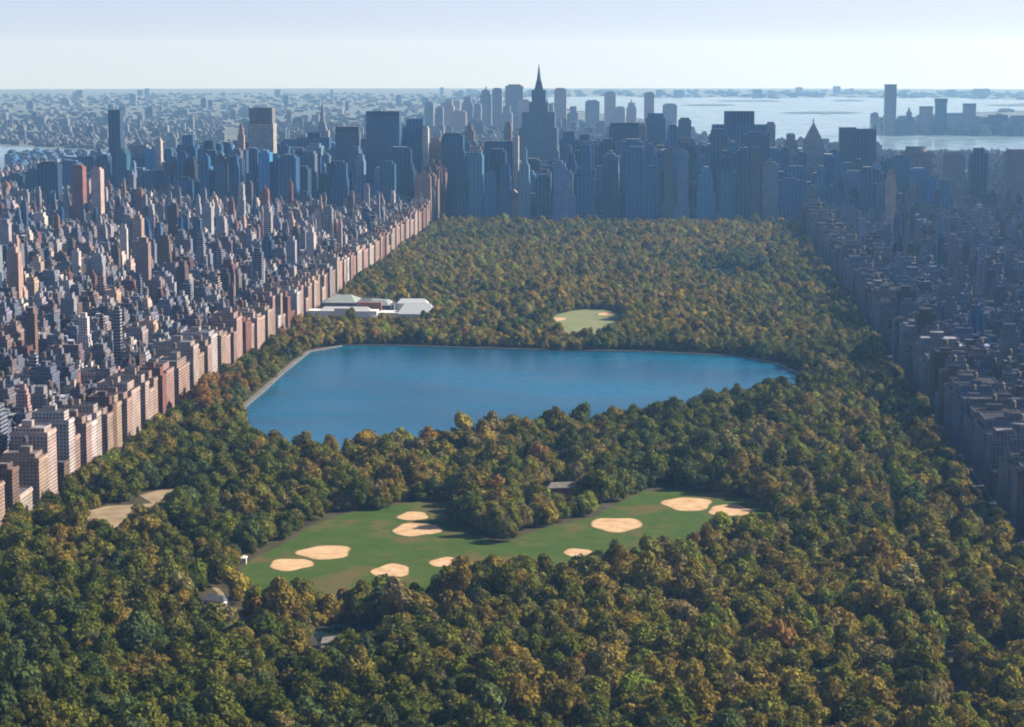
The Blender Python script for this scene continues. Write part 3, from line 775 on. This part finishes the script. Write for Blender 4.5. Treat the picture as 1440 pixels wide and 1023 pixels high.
hero('low stepped tower left of the pyramid roof', 1113, 190, 18, 6100, 40, 'grey', 1, [('shaft', 1, 198, 'box'), ('setback', .6, 190, 'box')])
hero('lighter of the paired slabs right of the pyramid roof', 1193, 180, 23, 5800, 44, 'grey glass', 1, [('shaft', 1, 180, 'box')])
hero('darker of the paired slabs, nearer the lone river tower', 1219, 182, 27, 5700, 44, 'black glass', 2, [('shaft', 1, 185, 'box'), ('crown', .98, 182, 'dark')])
hero('slim tan tower with white cap amid shaded roofs', 1254, 240, 13, 4700, 24, 'limestone', 0, [('shaft', 1, 256, 'box'), ('setback', .8, 246, 'box'), ('cap', .5, 238, 'mech')])
hero('grey block with round drum top near the river', 1290, 207, 42, 5600, 50, 'grey', 1, [('shaft', 1, 214, 'box'), ('drum', .7, 207, 'round')])
hero('plain grey slab between drum block and slender tower', 1342, 214, 31, 5500, 40, 'grey', 1)
hero('slender dark tower on the shaded side near the river', 1378, 209, 24, 5500, 40, 'black glass', 2, [('shaft', 1, 216, 'box'), ('setback', .6, 209, 'box')])
hero('squared grey block at the shaded edge of the skyline', 1436, 211, 40, 5400, 50, 'grey', 1)
hero('brick tower pair member with red flank near the river bend', 108, 232, 16, 4700, 30, 'red brick', 0)
hero('tan tower standing beside the red flank tower', 134, 236, 14, 4650, 30, 'limestone', 0)
hero('navy box tower under the slim dark slab', 66, 228, 30, 5300, 40, 'black glass', 2)
hero('mid grey tower right of the slim dark slab', 196, 204, 26, 5800, 40, 'grey', 1)
hero('pale thin tower between grey and navy towers', 222, 195, 8, 5700, 24, 'white brick', 0)
hero('dark slab tower just right of the stepped navy one', 293, 198, 14, 5600, 30, 'black glass', 2)
# downtown cluster, pale wall colours standing in for distance haze
for lab, u, v, w, y, pr in (
    ('faint squat tower at the sunlit end of the downtown cluster', 603, 143, 13, 11300, 0), ('faint slim tower second from the sunlit end downtown', 618, 150, 10, 11600, 0), ('faint stepped tower in the downtown cluster', 631, 140, 14, 11400, 1),
    ('faint tower with shoulders left of the pinnacled one', 657, 136, 16, 11500, 1), ('faint downtown tower topped by a pinnacle', 683, 121, 16, 11600, 2), ('faint flat downtown tower next to the pinnacled one', 699, 124, 14, 11800, 0),
    ('widest faint downtown slab, left of the tallest spire', 723, 119, 25, 11500, 0), ('faint low slab at the foot of the widest downtown one', 737, 140, 18, 11300, 0), ('faint square tower just right of the tallest spire', 788, 124, 17, 11600, 0),
    ('faint short tower beside the square downtown one', 806, 150, 14, 11300, 1), ('faint pale block beyond the dark stepped block', 833, 141, 20, 11400, 0), ('faint tall slab above the wide blue block', 858, 129, 16, 11800, 0),
    ('faint peaked tower above the wide blue block', 888, 139, 14, 11500, 2), ('faint slab above the tall blue slab', 913, 130, 14, 11600, 0), ('faint boxy tower last of the downtown row', 942, 146, 20, 11300, 0),
    ('faint little tower between downtown and the pale water', 872, 150, 14, 11200, 0), ('faint stub tower behind the spire shoulder', 770, 146, 16, 11200, 0), ('faint narrow tower amid the downtown cluster', 671, 146, 11, 11200, 0),
    ('faint broad block low in the downtown cluster', 645, 156, 20, 11000, 0), ('faint low tower behind the brown narrow tower', 712, 150, 16, 11000, 1)):
    prof = [[('shaft', 1, v + 2, 'box'), ('mechanical_penthouse', .7, v, 'mech')], [('shaft', 1, v + 9, 'box'), ('setback', .65, v, 'box')], [('shaft', 1, v + 12, 'box'), ('setback', .7, v + 6, 'box'), ('pinnacle', .3, v, 'spire')]][pr]
    land('distant_tower', lab, S, u, v, w, y, 45, random.choice(('grey', 'grey', 'white brick', 'limestone')), random.choice((0, 2, 2)), prof, .5, 'distant towers of downtown')
for lab, u, v, w, y, pr in (
    ('lone tall slab tower across the river, highest on its shore', 1253, 119, 16, 10900, 0), ('small pointed tower right of the lone river tower', 1279, 150, 7, 11000, 2), ('square topped block on the far river shore', 1303, 150, 18, 11000, 0),
    ('tallest of the far shore group with a flat crown', 1324, 139, 17, 11000, 1), ('boxy far shore tower with overhanging crown', 1364, 146, 17, 11000, 0), ('low wide block filling the far shore group', 1343, 160, 22, 11000, 0),
    ('low far shore block near the picture edge', 1404, 162, 26, 11100, 0), ('far shore slab at the very picture edge', 1434, 163, 22, 11200, 0), ('low far shore block at the foot of the lone tower', 1272, 168, 26, 10900, 0)):
    prof = [[('shaft', 1, v + 2, 'box'), ('crown', 1.03, v, 'dark')], [('shaft', .9, v + 5, 'box'), ('crown', 1.0, v, 'dark')], [('shaft', 1, v + 8, 'box'), ('spire', .7, v, 'spire')]][pr]
    land('distant_tower', lab, S, u, v, w, y, 40, random.choice(('navy glass', 'grey', 'grey glass')), 1, prof, .5, 'towers across the river')

CITY_L.build('city_blocks', kind='stuff'); CITY_F.build('crowded_city_blocks', kind='stuff'); FARB.build('far_city', kind='stuff')

# ------------------------------------------------------------------ museum in the park
g0, g1 = gnd(430, 452), gnd(612, 452)
mx0, mx1, my = g0.x, g1.x, g0.y + 6
L = mx1 - mx0
museum = tag(bpy.data.objects.new('museum', None), 'sprawling white museum with glass roofs at the sunlit corner behind the lake', 'museum'); COL.objects.link(museum); museum.location = (mx0, my, -.1)
def mbox(nm, x0, x1, y0, y1, z1, m, par=museum, z0=0.0):
    v = [(x0,y0,z0),(x1,y0,z0),(x1,y1,z0),(x0,y1,z0),(x0,y0,z1),(x1,y0,z1),(x1,y1,z1),(x0,y1,z1)]
    return obj(nm, v, [(0,1,5,4),(1,2,6,5),(2,3,7,6),(3,0,4,7),(4,5,6,7)], m, par)
def gable(nm, x0, x1, y0, y1, z0, z1, m, par=museum, hip=0.0):
    ym = (y0 + y1) / 2
    v = [(x0,y0,z0),(x1,y0,z0),(x1,y1,z0),(x0,y1,z0),(x0+hip,ym,z1),(x1-hip,ym,z1)]
    return obj(nm, v, [(0,1,5,4),(2,3,4,5),(1,2,5),(3,0,4)], m, par)
w1 = mbox('front_wing', 2, L*.55, 0, 26, 15, M_WHITE); mbox('colonnade', 4, L*.54, -3, -.01, 8, M_WHITE, w1)
w2 = mbox('rear_wing', L*.06, L*.5, 60, 130, 20, M_SLATE); gable('copper_roof', L*.08, L*.34, 62, 128, 20.05, 29, M_COPPER, w2, 12)
w3 = mbox('brick_wing', L*.35, L*.55, 50, 58, 22, M_RED)
gable('skylight', L*.10, L*.50, 4, 22, 15.05, 20, M_SKYL, w1, 6)
mbox('court', 2, L*.6, 26.01, 49.9, 10, M_PATH)
w4 = mbox('glass_pavilion', L*.72, L*.98, 10, 50, 10, M_WHITE); gable('sloped_glass_roof', L*.70, L*1.0, 8, 52, 10.05, 24, M_SKYL, w4, 10)
w5 = mbox('link_wing', L*.56, L*.715, 8, 40, 12, M_WHITE)
w6 = mbox('white_wing', L*.66, L*.9, 70, 96, 19, M_WHITE); gable('roof', L*.66, L*.9, 70, 96, 19.05, 25, M_SKYL, w6, 5)
w7 = mbox('south_wing', L*.40, L*.62, 64, 120, 16, M_SLATE); gable('roof', L*.42, L*.60, 66, 90, 16.05, 23, M_COPPER, w7, 6); gable('skylight', L*.42, L*.60, 94, 118, 16.05, 21, M_SKYL, w7, 4)
for k in range(4): mbox('roof_vent', L*(.14 + .09*k), L*(.165 + .09*k), 30, 36, 13.5, M_WHITE)
for k in range(9): mbox('column', L*(.06 + .054*k), L*(.072 + .054*k), -4.6, -3.02, 7.4, M_STONE, w1)
mbox('parapet_block', L*.22, L*.34, -1.5, -.02, 19, M_WHITE, w1, 8.02)
MUS = [(mx0 + 14, my - 75), (mx1 - 20, my - 75), (mx1 + 4, my + 132), (mx0 - 4, my + 132)]

def cottage(name, u, v, w, d, h, wall_m, roof_m, label, cat, ang=0.0):
    g = gnd(u, v); root = tag(bpy.data.objects.new(name, None), label, cat); COL.objects.link(root); root.location = (g.x, g.y, -.1); root.rotation_euler = (0, 0, ang)
    a = mbox('wall', -w/2, w/2, -d/2, d/2, h, wall_m, root)
    for k in range(3): 
        x = -w*.35 + k * w*.3; obj('window', [(x, -d/2-.05, h*.3), (x+w*.12, -d/2-.05, h*.3), (x+w*.12, -d/2-.05, h*.75), (x, -d/2-.05, h*.75)], [(0,1,2,3)], M_STEEL, a)
    gable('roof', -w/2-.8, w/2+.8, -d/2-.8, d/2+.8, h + .02, h + d*.35, roof_m, root, d*.4)
    return (g.x, g.y, max(w, d))
HUTS = [cottage('park_pavilion', 792, 692, 30, 12, 5, M_RED, M_PATH, 'red walled pavilion with pale roof in trees between the two lawns', 'pavilion', .2),
        cottage('boat_shed', 463, 909, 14, 8, 4, M_WHITE, M_PATH, 'small white shed beside the dark pond in the woods', 'shed', .5),
        cottage('park_hut', 303, 852, 18, 9, 5, M_WHITE, M_SLATE, 'small pale hut in the woods below the meadow corner', 'hut', -.3),
        cottage('park_hut', 342, 793, 5, 5, 5, M_WHITE, M_WHITE, 'tiny white kiosk standing at the end of the meadow', 'hut', .1),
        cottage('park_hut', 322, 706, 14, 9, 6, M_WHITE, M_SLATE, 'small white lodge in trees beyond the sandy clearings', 'hut', .1)]

# ------------------------------------------------------------------ trees
def crown_mesh(i):
    r = random.Random(100 + i); verts, faces = [], []
    nl = r.randint(8, 13); lobes = []
    squat = r.uniform(.72, 1.45)
    for k in range(nl):
        a = 2 * math.pi * k / nl * 1.0 + r.uniform(-.4, .4); ring = .62 * math.sqrt(r.random()) if k > 2 else .15
        zc = (.75 + .55 * (1 - (ring / .65) ** 2) * r.uniform(.5, 1.1)) * squat
        lobes.append((Vector((ring * math.cos(a), ring * math.sin(a), zc)), r.uniform(.30, .46)))
    for k in range(r.randint(4, 6)):
        a = r.uniform(0, 6.28); lobes.append((Vector((.58 * math.cos(a), .58 * math.sin(a), r.uniform(.42, .65) * squat)), r.uniform(.26, .38)))
    ico = bmesh.new(); bmesh.ops.create_icosphere(ico, subdivisions=1, radius=1); iv = [v.co.copy() for v in ico.verts]; fi = [[v.index for v in f.verts] for f in ico.faces]; ico.free()
    for c0, rad in lobes:
        b = len(verts); verts += [c0 + v * rad * .80 * r.uniform(.85, 1.08) for v in iv]; faces += [tuple(b + q for q in f) for f in fi]
    for li, (c0, rad) in enumerate(lobes):
        for _ in range(92):
            d = Vector((r.gauss(0, 1), r.gauss(0, 1), r.gauss(.25, 1))).normalized()
            p = c0 + d * rad * r.uniform(.86, 1.12)
            if any((p - c1).length < r1 * .8 for j, (c1, r1) in enumerate(lobes) if j != li): continue
            nrm = (d + Vector((r.gauss(0, .5), r.gauss(0, .5), r.gauss(.15, .5)))).normalized()
            t1 = nrm.orthogonal().normalized(); t1.rotate(Matrix.Rotation(r.uniform(0, 6.28), 3, nrm)); t2 = nrm.cross(t1); s = r.uniform(.05, .11)
            b = len(verts)
            verts += [p + t1 * s * r.uniform(.8, 1.3), p + t2 * s * r.uniform(.7, 1.1) + nrm * s * .25, p - t1 * s * r.uniform(.8, 1.3), p - t2 * s * r.uniform(.7, 1.1) + nrm * s * .2]
            faces.append((b, b + 1, b + 2, b + 3))
    me = bpy.data.meshes.new('crown'); me.from_pydata([tuple(v) for v in verts], [], faces); me.materials.append(M_FOL); me.update(); return me
def trunk_mesh(i):
    r = random.Random(300 + i); verts, faces = [], []
    def limb(p, q, r0, r1):
        ax = (q - p).normalized(); t1 = ax.orthogonal().normalized(); t2 = ax.cross(t1); b = len(verts)
        for c0, rr in ((p, r0), (q, r1)):
            for k in range(6): a = k * math.pi / 3; verts.append(c0 + (t1 * math.cos(a) + t2 * math.sin(a)) * rr)
        for k in range(6): faces.append((b + k, b + (k+1) % 6, b + 6 + (k+1) % 6, b + 6 + k))
    top = Vector((r.uniform(-.05, .05), r.uniform(-.05, .05), .75)); limb(Vector((0, 0, -.02)), top, .065, .04)
    for k in range(5):
        a = k * 1.26 + r.uniform(-.3, .3); limb(top * r.uniform(.6, 1), Vector((.45 * math.cos(a), .45 * math.sin(a), r.uniform(.85, 1.2))), .03, .012)
    me = bpy.data.meshes.new('trunk'); me.from_pydata([tuple(v) for v in verts], [], faces); me.materials.append(M_BARK); me.update(); return me
NV = 12
CROWNS = [crown_mesh(i) for i in range(NV)]; TRUNKS = [trunk_mesh(i) for i in range(4)]

PAL = {'dark green': (.034, .042, .011), 'green': (.053, .062, .014), 'olive': (.064, .066, .019), 'olive brown': (.088, .072, .023), 'golden': (.118, .098, .028), 'rusty': (.105, .064, .030), 'grey brown': (.088, .079, .045),
       'yellow green': (.085, .105, .024), 'bluish green': (.036, .050, .025)}
PK = list(PAL)
sp = 12.5
gx, gy = np.meshgrid(np.arange(-530, 270, sp), np.arange(1050, PARK_S - 4, sp))
X = gx.ravel() + rng.uniform(-.48, .48, gx.size) * sp; Y = gy.ravel() + rng.uniform(-.48, .48, gx.size) * sp
X += ((gy.ravel() / sp).astype(int) % 2) * sp * .5
sp2 = 10.2; gx, gy2 = np.meshgrid(np.arange(-530, 270, sp2), np.arange(2700, PARK_S - 4, sp2)); nearm = Y < 2700
X = np.r_[X[nearm], gx.ravel() + rng.uniform(-.5, .5, gx.size) * sp2]; Y = np.r_[Y[nearm], gy2.ravel() + rng.uniform(-.5, .5, gx.size) * sp2]
keep = (X > -529) & (X < 271) & (X > -.325 * Y - 50) & (X < .18 * Y + 70)
for poly in (offset_poly(lake, 9.0), offset_poly(meadow, 2.0), offset_poly(LAWN2, 3), offset_poly(POND, 4), offset_poly(PONDB, 3), MUS) + tuple(offset_poly(b, 3) for b in bares):
    keep &= ~insv(poly, X + 9 * (N2(X, Y, 23) - .5), Y + 34 * (N3(X, Y, 30) - .5) * (poly is not MUS))
for fx, fy, frx, fry in FIELDS[:11]: keep &= ~((abs(X - fx) < frx + 3) & (Y > fy - fry - 46) & (Y < fy + fry + 4))
for b in bares: keep &= ~insv(b, X, Y) & ~insv(b, X, Y + 35)
for hx, hy, hr in HUTS: keep &= ~((abs(X - hx) < hr * .75) & (Y > hy - hr * .6 - 58) & (Y < hy + hr * .7))
DRV_NO = [offset_poly(lake, 13), meadow, MUS, POND, PONDB, LAWN2] + bares
# park drives winding through the woods
def drive_x(Y, s): return (-506 + 8 * np.sin(Y / 330.0)) if s == 0 else (205 + 28 * np.sin(Y / 410.0 + 1))
for s_ in (0, 1):
    keep &= ~(np.abs(X - drive_x(Y, s_)) < 5.0)
    ys = np.arange(1000, PARK_S - 20, 20.0)
    for lo, hi in ((1000, 5100),):
        vv = []; 
        for yy in ys: xx = float(drive_x(yy, s_)); vv += [(xx - 5, yy, .02), (xx + 5, yy, .02)]
        obj('park_road', vv, [(2*i, 2*i+1, 2*i+3, 2*i+2) for i in range(len(ys) - 1) if not any(inside(q, vv[2*i+k][0] + dx, vv[2*i+k][1]) for q in (DRV_NO) for k in (0, 3) for dx in (-9, 9))], M_ASPH, kind='structure')
# footpaths
PTH = [[(236, 742), (262, 772), (276, 802), (300, 824), (318, 850), (330, 880)], [(330, 880), (390, 905), (450, 912)], [(640, 655), (690, 662), (760, 655), (830, 668)]]
for p in PTH:
    q = [gnd(u, v) for u, v in p]; fine = []
    for a_, b_ in zip(q[:-1], q[1:]): fine += [a_.lerp(b_, t / 12) for t in range(12)]
    vv = []
    for k_, c_ in enumerate(fine):
        t_ = (fine[min(k_ + 1, len(fine) - 1)] - fine[max(k_ - 1, 0)]).normalized(); nn_ = Vector((-t_.y, t_.x, 0)); w_ = math.sin(k_ * .5) * 1.5
        vv += [(c_.x + nn_.x * (2 + w_), c_.y + nn_.y * (2 + w_), .04), (c_.x - nn_.x * (2 - w_), c_.y - nn_.y * (2 - w_), .04)]
        keep &= ~(((X - c_.x) ** 2 + ((Y - c_.y + 8) * .6) ** 2) < 49)
    obj('path', vv, [(2*i, 2*i+1, 2*i+3, 2*i+2) for i in range(len(fine) - 1)], M_BARE, kind='structure')
# small glades
keep &= ~((N3(X, Y, 45) > .93))
X, Y = X[keep], Y[keep]; NT = len(X)
n1 = N1(X, Y, 150); n2 = N2(X, Y, 42); n3 = N3(X, Y, 85)
aut = .48 * n1 + .33 * n2 + .19 * rng.random(NT)
aut += .13 * np.clip((X + 60) / 250, -1, 1) * (Y < 2000) + .07 * (Y > 3100)
aut += .10 * ((Y < 1650) & (X > -60))
size = (5.6 + 2.6 * n3 + rng.gamma(2.0, 1.25, NT)) * np.where(rng.random(NT) < .12, 1.25, 1.0)
size = np.clip(size, 4.8, 14.5) * np.where(Y > 2700, .82, 1.0)
hgt = size * rng.uniform(.80, 1.25, NT)
kinds = np.zeros(NT, int); rr = rng.random(NT)
def setk(mask, names, ps):
    cs = np.cumsum(ps); cs = cs / cs[-1]; ch = np.searchsorted(cs, rng.random(mask.sum())); kinds[mask] = np.array([PK.index(nm) for nm in names])[ch]
setk(aut < .43, ['dark green', 'green', 'bluish green', 'olive'], [3, 4, 2, 2]); setk((aut >= .43) & (aut < .58), ['green', 'olive', 'olive brown', 'grey brown', 'dark green'], [2, 4, 3, 1, 1])
setk(aut >= .58, ['olive', 'olive brown', 'golden', 'rusty', 'grey brown', 'yellow green'], [5, 4.5, 2.0, .2, 2.4, 1.4])
U = np.array([proj(x, y, 8)[0] for x, y in zip(X, Y)]); V = np.array([proj(x, y, 8)[1] for x, y in zip(X, Y)])
rust = ((np.hypot((U - 300) / 50, (V - 562) / 26) < 1) | (np.hypot((U - 410) / 30, (V - 470) / 14) < 1)) & (rng.random(NT) < .6); kinds[rust] = PK.index('rusty')
blu = ((np.hypot((U - 1030) / 60, (V - 378) / 16) < 1) | (np.hypot((U - 690) / 90, (V - 690) / 30) < 0)) & (rng.random(NT) < .8); kinds[blu] = PK.index('bluish green')
tints = np.array([2.1, 2.0, 1.3]) * np.array([PAL[PK[k]] for k in kinds]) * rng.uniform(.78, 1.25, (NT, 1)) * rng.uniform(.94, 1.06, (NT, 3))
tints *= np.where(Y > 2900, 1.16, 1.0)[:, None] * np.where((Y > 2900)[:, None], np.array([1.03, 1.0, .85]), 1.0)
D = np.hypot(X, Y)
inframe = (U > -10) & (U < 1450) & (V > 300) & (np.array([proj(x, y, h * 1.5)[1] for x, y, h in zip(X, Y, hgt)]) < 1018)
order = np.argsort(-np.where(inframe, size / D, -1)); near = order[:300]
isnear = np.zeros(NT, bool); isnear[near] = True
UB = [(40, 'at the left edge'), (100, 'near the left edge'), (160, 'below the wide clearing'), (230, 'below the small clearing'), (300, 'below the pale hut'), (350, 'below the white kiosk'), (400, 'below the small reddish infield'), (440, 'just left of the shed'),
      (490, 'below the white pond shed'), (540, 'below the dark pond'), (600, 'below the oval infield'), (650, 'below the half hidden infield'), (700, 'left of the spire line'), (760, 'straight below the tallest spire'), (830, 'below the thin infield sliver'),
      (900, 'below the pale oval infield'), (970, 'below the wide infield'), (1040, 'below the shadowed infield'), (1100, 'below the double topped block'), (1160, 'below the pyramid tower'), (1230, 'below the paired slabs'), (1300, 'below the lone river tower'), (1360, 'below the far shore towers'), (1400, 'near the right edge'), (2000, 'at the right edge')]
VB = [(700, 'beside the lake woods'), (800, 'level with the ball fields'), (860, 'just below the meadow'), (900, 'level with the pond'), (930, 'under the pond level'), (955, 'in the lower woods'), (980, 'low in the woods'), (1003, 'close to the bottom edge'), (9999, 'on the bottom edge')]
FOLS = {}
for n_, i in enumerate(near):
    g = bpy.data.objects.new('tree', None); COL.objects.link(g); g.location = (X[i], Y[i], -.12); s, h = float(size[i]), float(hgt[i])
    k = n_ if n_ < NV else int(rng.integers(NV))
    cr = bpy.data.objects.new('crown', CROWNS[k]); COL.objects.link(cr); cr.parent = g; cr.scale = (s, s, h); cr.rotation_euler = (0, 0, float(rng.uniform(0, 6.28)))
    cr['tint'] = [float(t) for t in tints[i]]
    tr = bpy.data.objects.new('trunk', TRUNKS[k % 4]); COL.objects.link(tr); tr.parent = g; tr.scale = (s, s, h)
    if n_ < NV: FOLS[k] = cr
    colw = PK[kinds[i]]; szw = 'small' if s < 8 else ('mid sized' if s < 10.5 else 'large'); shw = 'tall' if h > s * 1.12 else ('flat topped' if h < s * .95 else 'rounded')
    uw = next(w for l, w in UB if U[i] < l); vw = next(w for l, w in VB if V[i] < l)
    base = [f'{colw} {shw} tree {vw} {uw}', f'{szw} {colw} {shw} tree {vw} {uw}'] + [f'{szw} {colw} bushy {shw} tree {vw} {uw}' for e in ('with bushy crown', 'with open crown', 'with lumpy crown', 'half hidden by neighbours', 'between two others')[:1]]
    tag(g, unique([cut(b) for b in base]), 'tree', 'trees of the near woods')

# all the other trees of the park: one mass, instanced on points
rest_i = np.where(~isnear)[0]
me = bpy.data.meshes.new('woodland'); me.from_pydata([(X[i], Y[i], -.12) for i in rest_i], [], [])
a = me.attributes.new('tint', 'FLOAT_COLOR', 'POINT'); a.data.foreach_set('color', np.c_[tints[rest_i], np.ones(len(rest_i))].astype(np.float32).ravel())
a = me.attributes.new('size', 'FLOAT_VECTOR', 'POINT'); a.data.foreach_set('vector', np.c_[size[rest_i], size[rest_i], hgt[rest_i]].astype(np.float32).ravel())
a = me.attributes.new('spin', 'FLOAT', 'POINT'); a.data.foreach_set('value', rng.uniform(0, 6.28, len(rest_i)).astype(np.float32))
a = me.attributes.new('pick', 'INT', 'POINT'); a.data.foreach_set('value', rng.integers(0, NV, len(rest_i)).astype(np.int32))
wood = bpy.data.objects.new('woodland', me); COL.objects.link(wood); wood['kind'] = 'stuff'
wood['label'] = 'dense autumn woodland canopy filling the park around lake and lawns'; 
ng = bpy.data.node_groups.new('woodland', 'GeometryNodeTree')
ng.interface.new_socket('Geometry', in_out='INPUT', socket_type='NodeSocketGeometry'); ng.interface.new_socket('Geometry', in_out='OUTPUT', socket_type='NodeSocketGeometry')
gi, go = ng.nodes.new('NodeGroupInput'), ng.nodes.new('NodeGroupOutput')
iop = ng.nodes.new('GeometryNodeInstanceOnPoints'); gti = ng.nodes.new('GeometryNodeGeometryToInstance')
for k in range(NV - 1, -1, -1):
    oi = ng.nodes.new('GeometryNodeObjectInfo'); oi.transform_space = 'ORIGINAL'; oi.inputs['Object'].default_value = FOLS[k]; oi.inputs['As Instance'].default_value = False
    ng.links.new(oi.outputs['Geometry'], gti.inputs[0])
def na(nm, ty):
    q = ng.nodes.new('GeometryNodeInputNamedAttribute'); q.data_type = ty; q.inputs[0].default_value = nm; return q.outputs[0]
cx = ng.nodes.new('ShaderNodeCombineXYZ'); ng.links.new(na('spin', 'FLOAT'), cx.inputs[2])
ng.links.new(gi.outputs[0], iop.inputs['Points']); ng.links.new(gti.outputs[0], iop.inputs['Instance']); iop.inputs['Pick Instance'].default_value = True
ng.links.new(na('pick', 'INT'), iop.inputs['Instance Index']); ng.links.new(cx.outputs[0], iop.inputs['Rotation']); ng.links.new(na('size', 'FLOAT_VECTOR'), iop.inputs['Scale'])
ng.links.new(iop.outputs[0], go.inputs[0])
md = wood.modifiers.new('woodland', 'NODES'); md.node_group = ng

# ------------------------------------------------------------------ haze
HZ = 68000.0; z0, z1 = -(drop(66000) + 3), 720.0
v = [(x, y, z) for z in (z0, z1) for x, y in ((-HZ, -HZ), (HZ, -HZ), (HZ, HZ), (-HZ, HZ))]
m, n_, out = mat('haze'); pv = n_.nodes.new('ShaderNodeVolumePrincipled'); pv.inputs['Color'].default_value = (.27, .57, 1.0, 1); pv.inputs['Absorption Color'].default_value = (1, 1, 1, 1)
pv.inputs['Density'].default_value = 3.6e-5; pv.inputs['Anisotropy'].default_value = .32
n_.links.new(pv.outputs[0], out.inputs['Volume'])
obj('haze', v, [(0,3,2,1), (4,5,6,7), (0,1,5,4), (1,2,6,5), (2,3,7,6), (3,0,4,7)], m, kind='stuff')
print('TREES', NT, 'apts', len(apts), 'towers', len(towers), 'offices', len(offices), 'fill', len(fill))
